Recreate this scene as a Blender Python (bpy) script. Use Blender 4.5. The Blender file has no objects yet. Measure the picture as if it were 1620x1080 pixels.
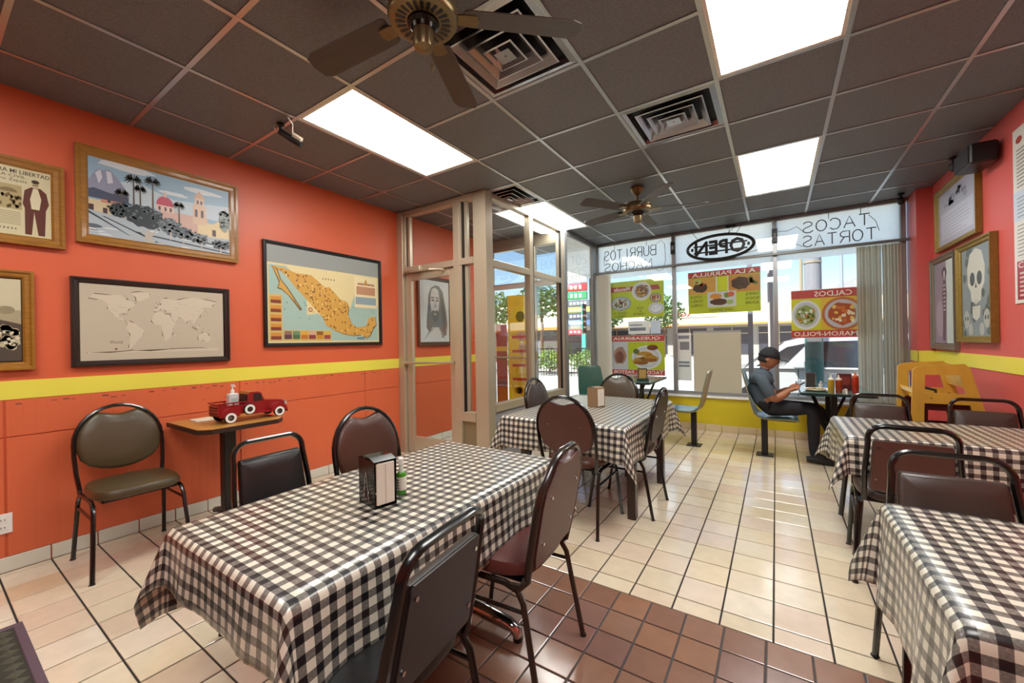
import bpy, math, random
from mathutils import Matrix, Vector
random.seed(7)
S = bpy.context.scene
COL = S.collection
PI = math.pi
R = math.radians

# ------------------------------------------------------------------ camera, sky, exposure
CAMZ = 1.2855
cam_d = bpy.data.cameras.new('camera'); cam = bpy.data.objects.new('camera', cam_d); COL.objects.link(cam)
cam_d.sensor_width = 36.0; cam_d.lens = 633.275 / 1620 * 36.0; cam_d.clip_start = 0.02; cam_d.clip_end = 400
_r = (0.8345971, 0.5505742, -0.0177691); _u = (0.0150196, 0.0095009, 0.9998421); _f = (-0.5506560, 0.8347322, 0.00034)
cam.matrix_world = Matrix(((_r[0], _u[0], -_f[0], 0), (_r[1], _u[1], -_f[1], 0), (_r[2], _u[2], -_f[2], CAMZ), (0, 0, 0, 1)))
S.camera = cam
vs = S.view_settings
vs.view_transform = 'Standard'; vs.look = 'None'; vs.gamma = 1.0; vs.exposure = 0.8; vs.use_curve_mapping = False

W = bpy.data.worlds.new('sky'); S.world = W; W.use_nodes = True
wn = W.node_tree.nodes; wl = W.node_tree.links
sky = wn.new('ShaderNodeTexSky'); sky.sky_type = 'NISHITA'; sky.sun_disc = False
sky.sun_elevation = R(48); sky.sun_rotation = R(200); sky.air_density = 1.0; sky.dust_density = 0.2; sky.ozone_density = 1.5
wl.new(sky.outputs['Color'], wn['Background'].inputs['Color']); wn['Background'].inputs['Strength'].default_value = 0.125
sun_d = bpy.data.lights.new('sun', 'SUN'); sun_d.energy = 7.0; sun_d.angle = R(1.0); sun_d.color = (1.0, 0.95, 0.88)
sun = bpy.data.objects.new('sun', sun_d); COL.objects.link(sun)
sun.rotation_euler = Vector((0.35, 0.62, -0.78)).to_track_quat('-Z', 'Y').to_euler(); sun.location = (0, -4, 12)

LIGHT_E = 12.0      # ceiling light panels

# ------------------------------------------------------------------ key dimensions
XL, XR, YW, CEIL = -3.75, 1.40, 6.30, 2.84
YB = -2.6
VY, VX, VE = 3.27, -2.47, 5.06     # vestibule front plane, side plane, outer end
KW = 6.15                          # knee wall face
G = 0.6096; GX0 = -2.45423 * G; GY0 = 4.44176 * G
T = 0.2032; FX0 = -3.1405 * T; FY0 = 13.37945 * T
D = 0.1570; DX0 = -0.367; DY0 = 1.998
DXL = -1.43                        # left edge of the dark tile field

# ------------------------------------------------------------------ helpers
def lin(c):
    return c / 12.92 if c <= 0.04045 else ((c + 0.055) / 1.055) ** 2.4
def hx(h):
    h = h.lstrip('#')
    return tuple(lin(int(h[i:i + 2], 16) / 255) for i in (0, 2, 4)) + (1.0,)

MATS = {}
def pm(name, col, rough=0.5, metal=0.0, var=None, bump=None, coat=0.0, spec=0.5, trans=0.0, emit=0.0, coatr=0.08, stretch=None):
    """plain procedural material: colour, optional noise variation (scale, amount) and noise bump (scale, strength)"""
    if name in MATS: return MATS[name]
    m = bpy.data.materials.new(name); m.use_nodes = True
    nt = m.node_tree; b = nt.nodes['Principled BSDF']; L = nt.links
    c = hx(col) if isinstance(col, str) else tuple(col) + (1.0,) * (4 - len(col))
    b.inputs['Base Color'].default_value = c
    b.inputs['Roughness'].default_value = rough; b.inputs['Metallic'].default_value = metal
    b.inputs['Specular IOR Level'].default_value = spec
    if coat: b.inputs['Coat Weight'].default_value = coat; b.inputs['Coat Roughness'].default_value = coatr
    if trans: b.inputs['Transmission Weight'].default_value = trans
    if emit:
        b.inputs['Emission Color'].default_value = c; b.inputs['Emission Strength'].default_value = emit
    if var or bump:
        tc = nt.nodes.new('ShaderNodeTexCoord'); mp = nt.nodes.new('ShaderNodeMapping')
        if stretch: mp.inputs['Scale'].default_value = stretch
        L.new(tc.outputs['Object'], mp.inputs['Vector'])
    if var:
        n = nt.nodes.new('ShaderNodeTexNoise'); n.inputs['Scale'].default_value = var[0]; n.inputs['Detail'].default_value = 4
        L.new(mp.outputs['Vector'], n.inputs['Vector'])
        mx = nt.nodes.new('ShaderNodeMix'); mx.data_type = 'RGBA'
        a = var[1]
        mx.inputs['A'].default_value = tuple(v * (1 - a) for v in c[:3]) + (1,)
        mx.inputs['B'].default_value = tuple(min(1, v * (1 + a)) for v in c[:3]) + (1,)
        L.new(n.outputs['Fac'], mx.inputs['Factor']); L.new(mx.outputs['Result'], b.inputs['Base Color'])
    if bump:
        n2 = nt.nodes.new('ShaderNodeTexNoise'); n2.inputs['Scale'].default_value = bump[0]; n2.inputs['Detail'].default_value = 5
        L.new(mp.outputs['Vector'], n2.inputs['Vector'])
        bp = nt.nodes.new('ShaderNodeBump'); bp.inputs['Strength'].default_value = bump[1]; bp.inputs['Distance'].default_value = 0.005
        L.new(n2.outputs['Fac'], bp.inputs['Height']); L.new(bp.outputs['Normal'], b.inputs['Normal'])
    MATS[name] = m
    return m

def ink(h, rough=0.35):
    return pm('print_' + h.lstrip('#') + ('' if rough == 0.35 else '_m'), h, rough)

class MB:
    def __init__(s): s.v = []; s.f = []; s.m = []; s.uv = None
    def add(s, vs_, fs, mi=0):
        o = len(s.v); s.v += [tuple(p) for p in vs_]
        for f in fs: s.f.append(tuple(i + o for i in f)); s.m.append(mi)
        return s
    def box(s, x0, x1, y0, y1, z0, z1, mi=0):
        return s.add([(x0, y0, z0), (x1, y0, z0), (x1, y1, z0), (x0, y1, z0), (x0, y0, z1), (x1, y0, z1), (x1, y1, z1), (x0, y1, z1)],
                     [(3, 2, 1, 0), (4, 5, 6, 7), (0, 1, 5, 4), (1, 2, 6, 5), (2, 3, 7, 6), (3, 0, 4, 7)], mi)
    def bev(s, x0, x1, y0, y1, z0, z1, b=0.004, mi=0):
        """box with a small chamfer around its top and bottom edges and corners"""
        def ring(i, z): return [(x0 + i, y0 + b, z), (x0 + b, y0 + i, z), (x1 - b, y0 + i, z), (x1 - i, y0 + b, z), (x1 - i, y1 - b, z), (x1 - b, y1 - i, z), (x0 + b, y1 - i, z), (x0 + i, y1 - b, z)]
        def ringin(z): return [(x0 + b, y0 + b + b * .4, z), (x0 + b + b * .4, y0 + b, z), (x1 - b - b * .4, y0 + b, z), (x1 - b, y0 + b + b * .4, z), (x1 - b, y1 - b - b * .4, z), (x1 - b - b * .4, y1 - b, z), (x0 + b + b * .4, y1 - b, z), (x0 + b, y1 - b - b * .4, z)]
        return s.loft([ringin(z0), ring(0, z0 + b), ring(0, z1 - b), ringin(z1)], mi=mi)
    def loft(s, rings, close=True, caps=True, mi=0):
        n = len(rings[0]); vs_ = [p for r in rings for p in r]; fs = []
        for k in range(len(rings) - 1):
            for i in range(n if close else n - 1):
                j = (i + 1) % n
                fs.append((k * n + i, k * n + j, (k + 1) * n + j, (k + 1) * n + i))
        if caps and close:
            fs.append(tuple(reversed(range(n)))); fs.append(tuple((len(rings) - 1) * n + i for i in range(n)))
        return s.add(vs_, fs, mi)
    def tube(s, pts, r, n=8, closed=False, mi=0, sq=(1, 1)):
        P = [Vector(p) for p in pts]; k = len(P); rings = []; up = None
        rad = r if isinstance(r, (list, tuple)) else [r] * k
        for i in range(k):
            if closed: t = P[(i + 1) % k] - P[i - 1]
            else: t = P[min(i + 1, k - 1)] - P[max(i - 1, 0)]
            t = t.normalized() if t.length > 1e-9 else Vector((0, 0, 1))
            if up is None:
                a = Vector((0, 0, 1)) if abs(t.z) < .9 else Vector((0, 1, 0))
                up = (a - t * a.dot(t)).normalized()
            else:
                up = up - t * up.dot(t)
                up = up.normalized() if up.length > 1e-6 else Vector((1, 0, 0))
            sd = t.cross(up)
            rings.append([tuple(P[i] + (up * math.cos(2 * PI * j / n) * sq[0] + sd * math.sin(2 * PI * j / n) * sq[1]) * rad[i]) for j in range(n)])
        if closed: rings.append(rings[0])
        return s.loft(rings, caps=not closed, mi=mi)
    def lathe(s, prof, n=20, c=(0, 0, 0), mi=0, axis='z', caps=True):
        rings = []
        for r, z in prof:
            rg = []
            for j in range(n):
                a = 2 * PI * j / n; p = (r * math.cos(a), r * math.sin(a), z)
                if axis == 'x': p = (p[2], p[0], p[1])
                if axis == 'y': p = (p[1], p[2], p[0])
                rg.append((p[0] + c[0], p[1] + c[1], p[2] + c[2]))
            rings.append(rg)
        return s.loft(rings, mi=mi, caps=caps)
    def prism(s, poly, y0, y1, mi=0, plane='xz'):
        """extrude a 2D outline; plane 'xz' extrudes along y, 'xy' along z, 'yz' along x"""
        def q(p, d): return {'xz': (p[0], d, p[1]), 'xy': (p[0], p[1], d), 'yz': (d, p[0], p[1])}[plane]
        return s.loft([[q(p, y0) for p in poly], [q(p, y1) for p in poly]], mi=mi)
    def quad(s, a, b, c, d, mi=0): return s.add([a, b, c, d], [(0, 1, 2, 3)], mi)
    def build(s, name, mats=None, parent=None, smooth=False, loc=None, rot=None, fix=True):
        me = bpy.data.meshes.new(name); me.from_pydata(s.v, [], s.f); me.update()
        mats = mats if isinstance(mats, (list, tuple)) else [mats]
        for m in mats: me.materials.append(m)
        if len(mats) > 1:
            for p, mi in zip(me.polygons, s.m): p.material_index = min(mi, len(mats) - 1)
        if s.uv:
            ul = me.uv_layers.new(name='uv')
            for lp in me.loops: ul.data[lp.index].uv = s.uv[lp.vertex_index]
        if fix:
            import bmesh
            bm = bmesh.new(); bm.from_mesh(me); bmesh.ops.recalc_face_normals(bm, faces=bm.faces); bm.to_mesh(me); bm.free()
        if smooth:
            for p in me.polygons: p.use_smooth = True
            me.set_sharp_from_angle(angle=R(38))
        return ob(name, me, parent, loc, rot)

def ob(name, me, parent=None, loc=None, rot=None):
    o = bpy.data.objects.new(name, me); COL.objects.link(o)
    if parent: o.parent = parent
    if loc: o.location = loc
    if rot: o.rotation_euler = rot
    return o
def tag(o, label=None, cat=None, group=None, kind=None):
    if label: o['label'] = label
    if cat: o['category'] = cat
    if group: o['group'] = group
    if kind: o['kind'] = kind
    return o
def thing(name, label, cat, loc=(0, 0, 0), rz=0, group=None, kind=None):
    o = ob(name, None, None, loc, (0, 0, rz)); o.empty_display_size = 0.05
    return tag(o, label, cat, group, kind)
def copy_tree(o, parent=None):
    c = o.copy(); COL.objects.link(c); c.parent = parent
    for ch in list(o.children): copy_tree(ch, c)
    return c

def ell(cx, cz, rx, rz, n=24, a0=0, a1=360):
    k = n if a1 - a0 >= 360 else n + 1
    return [(cx + rx * math.cos(R(a0 + (a1 - a0) * i / n)), cz + rz * math.sin(R(a0 + (a1 - a0) * i / n))) for i in range(k)]
def rect(x0, z0, x1, z1): return [(x0, z0), (x1, z0), (x1, z1), (x0, z1)]
def blob(cx, cz, rx, rz, n=18, j=0.25, rnd=random):
    return [(cx + rx * (1 - j * rnd.random()) * math.cos(2 * PI * i / n), cz + rz * (1 - j * rnd.random()) * math.sin(2 * PI * i / n)) for i in range(n)]

_txt = {}
def text_mesh(body, bold=0.0):
    k = (body, bold)
    if k not in _txt:
        cu = bpy.data.curves.new('lettering', 'FONT'); cu.body = body; cu.size = 1.0; cu.offset = bold; cu.resolution_u = 2
        o = bpy.data.objects.new('lettering', cu); COL.objects.link(o)
        me = bpy.data.meshes.new_from_object(o)
        v = [(p.co.x, p.co.y) for p in me.vertices]; f = [tuple(p.vertices) for p in me.polygons]
        bpy.data.objects.remove(o); bpy.data.curves.remove(cu); bpy.data.meshes.remove(me)
        x0 = min(p[0] for p in v); x1 = max(p[0] for p in v); y0 = min(p[1] for p in v); y1 = max(p[1] for p in v)
        v = [((p[0] - x0) / (x1 - x0), (p[1] - y0) / (y1 - y0)) for p in v]
        _txt[k] = (v, f)
    return _txt[k]

class Print:
    """flat printed sheet: coloured shapes in a 0..1 frame of w x h metres, each layer a hair above the last (towards -y)"""
    def __init__(s, w, h, base, mirror=False, step=0.00009):
        s.w, s.h, s.mb, s.mats, s.k, s.mir, s.step = w, h, MB(), [], 0, mirror, step
        s.poly(base, rect(0, 0, 1, 1))
    def mi(s, col):
        m = ink(col)
        if m not in s.mats: s.mats.append(m)
        return s.mats.index(m)
    def pt(s, p, y): x = 1 - p[0] if s.mir else p[0]; return ((x - .5) * s.w, y, (p[1] - .5) * s.h)
    def poly(s, col, pts, top=True):
        y = -s.step * s.k; s.k += 1
        s.mb.add([s.pt(p, y) for p in pts], [tuple(range(len(pts)))], s.mi(col)); return s
    def many(s, col, lists):
        y = -s.step * s.k; s.k += 1; i = s.mi(col)
        for pts in lists: s.mb.add([s.pt(p, y) for p in pts], [tuple(range(len(pts)))], i)
        return s
    def text(s, col, body, x0, z0, x1, z1, bold=0.0, shear=0.0):
        v, f = text_mesh(body, bold); y = -s.step * s.k; s.k += 1
        s.mb.add([s.pt((x0 + p[0] * (x1 - x0) + shear * p[1] * (z1 - z0), z0 + p[1] * (z1 - z0)), y) for p in v], f, s.mi(col)); return s
    def build(s, name, parent, loc=None): return s.mb.build(name, s.mats, parent, loc=loc, fix=False)

def pic_frame(t, w, h, fw, dep, m, inner=None, mi2=None):
    """mitred moulding: four separate sides with a raised profile"""
    prof = [(0, 0), (0, -dep), (fw * .25, -dep), (fw * .45, -dep * .75), (fw * .8, -dep * .7), (fw, -dep * .45), (fw, 0)]
    fr = MB()
    rings = []
    for sx, sz in ((-1, -1), (1, -1), (1, 1), (-1, 1)):
        rings.append([(sx * (w / 2 - a), b, sz * (h / 2 - a)) for a, b in prof])
    rings.append(rings[0])
    n = len(prof); vs_ = [p for r_ in rings for p in r_]; fs = []
    for k in range(4):
        for i in range(n - 1): fs.append((k * n + i, k * n + i + 1, (k + 1) * n + i + 1, (k + 1) * n + i))
    fr.add(vs_, fs)
    fr.build('frame', m, t)
    b = MB(); b.box(-w / 2 + .004, w / 2 - .004, -.003, 0, -h / 2 + .004, h / 2 - .004); b.build('backing', pm('brown_card', '#6b5a45', .9), t)
def picture(label, side, y, z, w, h, fw, dep, m, art, cat='picture', group=None, tilt=0):
    t = thing('framed_picture', label, cat, (XL + .002, y, z) if side == 'L' else (XR - .002, y, z), PI / 2 if side == 'L' else -PI / 2, group)
    if tilt: t.rotation_euler = (0, tilt, t.rotation_euler[2])
    pic_frame(t, w, h, fw, dep, m)
    art.build('print', t, (0, -dep * .4, 0))
    return t

# ------------------------------------------------------------------ surface materials
def tile_mat(name, pitch, x0, y0, cols, rough, coat=0.0):
    """each tile takes its own tone from a hash of its grid cell"""
    m = bpy.data.materials.new(name); m.use_nodes = True; nt = m.node_tree; L = nt.links; b = nt.nodes['Principled BSDF']
    g = nt.nodes.new('ShaderNodeNewGeometry'); sub = nt.nodes.new('ShaderNodeVectorMath'); sub.operation = 'SUBTRACT'; sub.inputs[1].default_value = (x0, y0, 0)
    sc = nt.nodes.new('ShaderNodeVectorMath'); sc.operation = 'SCALE'; sc.inputs['Scale'].default_value = 1 / pitch
    fl = nt.nodes.new('ShaderNodeVectorMath'); fl.operation = 'FLOOR'
    mul = nt.nodes.new('ShaderNodeVectorMath'); mul.operation = 'MULTIPLY'; mul.inputs[1].default_value = (1, 1, 0)
    wnz = nt.nodes.new('ShaderNodeTexWhiteNoise'); wnz.noise_dimensions = '3D'
    L.new(g.outputs['Position'], sub.inputs[0]); L.new(sub.outputs[0], sc.inputs[0]); L.new(sc.outputs[0], fl.inputs[0]); L.new(fl.outputs[0], mul.inputs[0]); L.new(mul.outputs[0], wnz.inputs['Vector'])
    cr = nt.nodes.new('ShaderNodeValToRGB'); el = cr.color_ramp.elements
    while len(el) < len(cols): el.new(0.5)
    for i, c in enumerate(cols): el[i].position = i / (len(cols) - 1); el[i].color = hx(c)
    L.new(wnz.outputs['Value'], cr.inputs['Fac'])
    n = nt.nodes.new('ShaderNodeTexNoise'); n.inputs['Scale'].default_value = 14; n.inputs['Detail'].default_value = 5
    L.new(g.outputs['Position'], n.inputs['Vector'])
    mr = nt.nodes.new('ShaderNodeMapRange'); mr.inputs['To Min'].default_value = 0.86; mr.inputs['To Max'].default_value = 1.1
    L.new(n.outputs['Fac'], mr.inputs['Value'])
    mm = nt.nodes.new('ShaderNodeVectorMath'); mm.operation = 'SCALE'; L.new(cr.outputs['Color'], mm.inputs[0]); L.new(mr.outputs['Result'], mm.inputs['Scale'])
    L.new(mm.outputs[0], b.inputs['Base Color'])
    rr = nt.nodes.new('ShaderNodeMapRange'); rr.inputs['To Min'].default_value = rough * .75; rr.inputs['To Max'].default_value = rough * 1.3
    L.new(n.outputs['Fac'], rr.inputs['Value']); L.new(rr.outputs['Result'], b.inputs['Roughness'])
    b.inputs['Specular IOR Level'].default_value = 0.7; b.inputs['Coat Weight'].default_value = coat; b.inputs['Coat Roughness'].default_value = .13
    bp = nt.nodes.new('ShaderNodeBump'); bp.inputs['Strength'].default_value = .12; bp.inputs['Distance'].default_value = .004
    L.new(n.outputs['Fac'], bp.inputs['Height']); L.new(bp.outputs['Normal'], b.inputs['Normal'])
    return m
M_light = tile_mat('cream_ceramic', T, FX0, FY0, ['#dbcdb0', '#e2d6ba', '#d9c3ac', '#e5dac4', '#dccba8'], .14, .7)
M_dark = tile_mat('terracotta', D, DX0, DY0, ['#83604f', '#8e6955', '#946c52', '#7f6358', '#886257'], .22, .5)
M_grout = pm('dark_grout', '#2e2a26', .9)
M_base = pm('white_ceramic', '#d8d6c6', .25, var=(9, .06))

def paint(name, col, bead=False, rough=.42):
    m = bpy.data.materials.new(name); m.use_nodes = True; nt = m.node_tree; L = nt.links; b = nt.nodes['Principled BSDF']
    b.inputs['Roughness'].default_value = rough; c = hx(col)
    g = nt.nodes.new('ShaderNodeNewGeometry'); n = nt.nodes.new('ShaderNodeTexNoise'); n.inputs['Scale'].default_value = 2.3; n.inputs['Detail'].default_value = 6
    L.new(g.outputs['Position'], n.inputs['Vector'])
    mx = nt.nodes.new('ShaderNodeMix'); mx.data_type = 'RGBA'; mx.inputs['A'].default_value = tuple(v * .93 for v in c[:3]) + (1,); mx.inputs['B'].default_value = tuple(min(1, v * 1.07) for v in c[:3]) + (1,)
    L.new(n.outputs['Fac'], mx.inputs['Factor']); L.new(mx.outputs['Result'], b.inputs['Base Color'])
    n2 = nt.nodes.new('ShaderNodeTexNoise'); n2.inputs['Scale'].default_value = 120; L.new(g.outputs['Position'], n2.inputs['Vector'])
    h = n2.outputs['Fac']; st = .08
    if bead:
        wv = nt.nodes.new('ShaderNodeTexWave'); wv.bands_direction = 'Y'; wv.inputs['Scale'].default_value = 6.6; wv.inputs['Distortion'].default_value = 0
        L.new(g.outputs['Position'], wv.inputs['Vector'])
        pw = nt.nodes.new('ShaderNodeMath'); pw.operation = 'POWER'; pw.inputs[1].default_value = .12; L.new(wv.outputs['Fac'], pw.inputs[0]); h = pw.outputs[0]; st = .35
    bp = nt.nodes.new('ShaderNodeBump'); bp.inputs['Strength'].default_value = st; bp.inputs['Distance'].default_value = .004
    L.new(h, bp.inputs['Height']); L.new(bp.outputs['Normal'], b.inputs['Normal'])
    MATS[name] = m; return m
M_orange = paint('orange_paint', '#cf5f3a'); M_bead = paint('orange_beadboard', '#d2663f', True)
M_red = paint('red_paint', '#cb5650'); M_yel = paint('yellow_paint', '#e4d850'); M_yelk = paint('mustard_paint', '#c9b41c')
M_alu = pm('anodised_aluminium', '#bbb098', .36, .45, var=(3, .06)); M_alu_shade = pm('shaded_aluminium', '#8f908e', .35, .55); M_alud = pm('dark_gasket', '#141416', .5)  # front window bars: the vestibule's metal with indoor shade put into the colour
M_steel = pm('grid_metal', '#c4c4c4', .3, .9)
M_ctile = pm('charcoal_ceiling_board', '#6b6d70', .5, var=(120, .6), bump=(140, .5))
M_chrome = pm('chrome', '#c9c9cc', .12, 1.0); M_black = pm('black_enamel', '#0c0b0b', .25, coat=.4)
M_white = pm('white_plastic', '#e8e6df', .4); M_blackp = pm('black_plastic', '#151515', .4)

def glass_mat(name, tint=(0.96, 0.98, 0.98), rough=0.0, refl=1.0):
    m = bpy.data.materials.new(name); m.use_nodes = True; nt = m.node_tree; L = nt.links; nt.nodes.remove(nt.nodes['Principled BSDF'])
    tr = nt.nodes.new('ShaderNodeBsdfTransparent'); tr.inputs['Color'].default_value = tint + (1,)
    gl = nt.nodes.new('ShaderNodeBsdfGlossy'); gl.inputs['Roughness'].default_value = rough; gl.inputs['Color'].default_value = (refl,) * 3 + (1,)
    fr = nt.nodes.new('ShaderNodeFresnel'); mx = nt.nodes.new('ShaderNodeMixShader')
    ge = nt.nodes.new('ShaderNodeNewGeometry'); io = nt.nodes.new('ShaderNodeMapRange'); io.inputs['To Min'].default_value = 1.5; io.inputs['To Max'].default_value = 1 / 1.5   # thin sheet: same reflectance from both faces
    L.new(ge.outputs['Backfacing'], io.inputs['Value']); L.new(io.outputs['Result'], fr.inputs['IOR'])
    L.new(fr.outputs['Fac'], mx.inputs['Fac']); L.new(tr.outputs[0], mx.inputs[1]); L.new(gl.outputs[0], mx.inputs[2]); L.new(mx.outputs[0], nt.nodes['Material Output'].inputs['Surface'])
    MATS[name] = m; return m
M_glass = glass_mat('window_glass')
def film_mat():
    m = bpy.data.materials.new('white_sun_film'); m.use_nodes = True; nt = m.node_tree; L = nt.links; nt.nodes.remove(nt.nodes['Principled BSDF'])
    tr = nt.nodes.new('ShaderNodeBsdfTransparent'); tl = nt.nodes.new('ShaderNodeBsdfTranslucent'); tl.inputs['Color'].default_value = (.95, .97, .95, 1)
    mx = nt.nodes.new('ShaderNodeMixShader'); mx.inputs['Fac'].default_value = .74
    L.new(tr.outputs[0], mx.inputs[1]); L.new(tl.outputs[0], mx.inputs[2]); L.new(mx.outputs[0], nt.nodes['Material Output'].inputs['Surface']); return m
M_film = film_mat()
def lamp_mat():
    m = bpy.data.materials.new('lit_diffuser'); m.use_nodes = True; nt = m.node_tree; L = nt.links
    nt.nodes.remove(nt.nodes['Principled BSDF']); e = nt.nodes.new('ShaderNodeEmission'); e.inputs['Color'].default_value = (1.0, .985, .945, 1); e.inputs['Strength'].default_value = LIGHT_E
    L.new(e.outputs[0], nt.nodes['Material Output'].inputs['Surface']); return m
M_lamp = lamp_mat()

# ------------------------------------------------------------------ floor: slab, cream tiles, dark tile field
f = MB(); f.box(XL, XR, YB, KW + .02, -.12, -.004); floor = f.build('floor', M_grout)
tag(floor, 'cream ceramic tiled floor with dark grout lines', 'floor', kind='structure')
f = MB(); f.box(DXL, XR, YB, DY0, -.004, -.0035); floor2 = f.build('floor', pm('grey_grout', '#4a4a4a', .9))
tag(floor2, 'reddish brown terracotta tile field in the foreground floor', 'floor', kind='structure')

def proj(x, y, z):
    d = Vector((x, y, z - CAMZ)); zc = d.dot(Vector(_f))
    if zc < .05: return None
    return (810 + 633.275 * d.dot(Vector(_r)) / zc, 540 - 633.275 * d.dot(Vector(_u)) / zc)
def parea(x0, x1, y0, y1, z=0):
    P = [proj(x, y, z) for x, y in ((x0, y0), (x1, y0), (x1, y1), (x0, y1))]
    if any(p is None for p in P): return 0
    if not any(-20 < p[0] < 1640 and -20 < p[1] < 1100 for p in P): return 0
    return abs(sum(P[i][0] * P[(i + 1) % 4][1] - P[(i + 1) % 4][0] * P[i][1] for i in range(4))) / 2
_tm = {}
def tile_mesh(w, d, m):
    k = (round(w, 3), round(d, 3), m.name)
    if k not in _tm:
        b = MB(); h = .006; c = .0025
        r0 = [(-w / 2, -d / 2), (w / 2, -d / 2), (w / 2, d / 2), (-w / 2, d / 2)]; r1 = [(-w / 2 + c, -d / 2 + c), (w / 2 - c, -d / 2 + c), (w / 2 - c, d / 2 - c), (-w / 2 + c, d / 2 - c)]
        b.loft([[(x, y, -.004) for x, y in r0], [(x, y, h - .004 - c * .5) for x, y in r0], [(x, y, h - .004) for x, y in r1]])
        o = b.build('tile', m); _tm[k] = o.data; bpy.data.objects.remove(o)
    return _tm[k]
def lay(parent, m, p, gx, gy, x0, x1, y0, y1, gap, skip=None, maxn=300):
    L_ = []
    for i in range(int(math.floor((x0 - gx) / p)), int(math.ceil((x1 - gx) / p))):
        for j in range(int(math.floor((y0 - gy) / p)), int(math.ceil((y1 - gy) / p))):
            a, b = max(gx + i * p, x0), min(gx + (i + 1) * p, x1); c, d = max(gy + j * p, y0), min(gy + (j + 1) * p, y1)
            if skip: a, b, c, d = skip(a, b, c, d)
            if b - a < .025 or d - c < .025: continue
            L_.append((parea(a, b, c, d), a, b, c, d))
    L_.sort(reverse=True)
    rest = MB()
    for n, (ar, a, b, c, d) in enumerate(L_):
        w, h = b - a - gap, d - c - gap
        if n < maxn and ar > 0:
            ob('tile', tile_mesh(w, h, m), parent, ((a + b) / 2, (c + d) / 2, 0))
        else:
            me = tile_mesh(w, h, m)
            rest.add([(v.co.x + (a + b) / 2, v.co.y + (c + d) / 2, v.co.z) for v in me.vertices], [tuple(q.vertices) for q in me.polygons])
    if rest.v: tag(rest.build('tile_field', m, parent), kind='stuff')
def cut(a, b, c, d):
    if d > DY0 and c < DY0 and b > DXL: c = DY0 if a >= DXL - .1 else c
    if c < DY0 - 1e-6:                       # below the border: keep only what lies left of the dark field
        b = min(b, DXL)
    return a, b, c, d
lay(floor, M_light, T, FX0, FY0, XL + .01, XR, -.4, KW - .005, .0078, cut)
lay(floor2, M_dark, D, DX0, DY0, DXL, XR, -.4, DY0, .0075)

# ------------------------------------------------------------------ walls
w = MB(); w.box(XL - .15, XL, YB, VE + .05, -.05, CEIL + .1); wall_left = tag(w.build('wall_left', M_orange), 'orange painted left wall hung with framed pictures', 'wall', kind='structure')
for a, b in ((YB, -.9), (-.89, .31), (.315, 1.53), (1.535, 2.75), (2.755, VY - .04), (VY + .05, VE - .05)):
    p = MB(); p.bev(XL, XL + .008, a + .002, b - .002, .09, .775, .002); p.build('wainscot_panel', M_bead, wall_left)
    p = MB(); p.bev(XL, XL + .008, a + .002, b - .002, .781, .995, .002); p.build('wainscot_panel', M_bead, wall_left)
s_ = MB(); s_.bev(XL, XL + .006, YB, VY - .04, .998, 1.108, .001); s_.bev(XL, XL + .006, VY + .05, VE - .05, .998, 1.108, .001)
tag(s_.build('trim_1', M_yel), 'bright yellow painted band along the orange left wall', 'trim', kind='structure')
# worn bits of old border pattern left under the band
wm = pm('worn_brown_paint', '#7a4632', .8)
wp = MB(); rr = random.Random(3)
for i in range(60):
    y = .35 + i * .045 + rr.random() * .02; z = .955 + rr.random() * .02
    if rr.random() < .6: wp.box(XL + .0081, XL + .0085, y, y + .012 + .02 * rr.random(), z, z + .004 + .006 * rr.random())
for i in range(14):
    y = 1.0 + i * .05 + rr.random() * .03; z = .87 + rr.random() * .01
    if rr.random() < .5: wp.box(XL + .0081, XL + .0085, y, y + .03 * rr.random() + .005, z, z + .003)
wp.build('worn_paint_marks', wm, wall_left)

w = MB(); w.box(XR, XR + .15, YB, YW + .1, -.05, CEIL + .1); w.box(XR - .13, XR, 5.97, YW + .05, -.05, CEIL)
tag(w.build('wall_right', M_red), 'red painted right wall with corner pier beside the window', 'wall', kind='structure')
s_ = MB(); s_.bev(XR - .006, XR, YB, 5.97, .995, 1.112, .001); s_.bev(XR - .136, XR, 5.964, 5.97, .995, 1.112, .001); s_.box(XR - .136, XR - .13, 5.964, YW - .03, .995, 1.112)
tag(s_.build('trim_2', M_yel), 'yellow painted band around the red right wall', 'trim', kind='structure')
w = MB(); w.box(XL - .15, XR + .15, YB - .15, YB, -.05, CEIL + .1); tag(w.build('wall_back', M_orange), 'orange back wall behind the camera', 'wall', kind='structure')
w = MB(); w.box(VX - .06, XR - .13, KW, YW + .1, -.05, .455); wall_front = tag(w.build('wall_front', M_yelk), 'low mustard yellow wall under the front windows', 'wall', kind='structure')
w = MB(); w.box(XL - .15, VX - .03, VE + .0, VE + .1, 2.72, CEIL + .1); w.box(VX - .1, XR + .15, YW, YW + .1, CEIL - .03, CEIL + .3)
tag(w.build('trim_3', M_alu), 'metal header above the storefront windows', 'trim', kind='structure')

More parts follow.
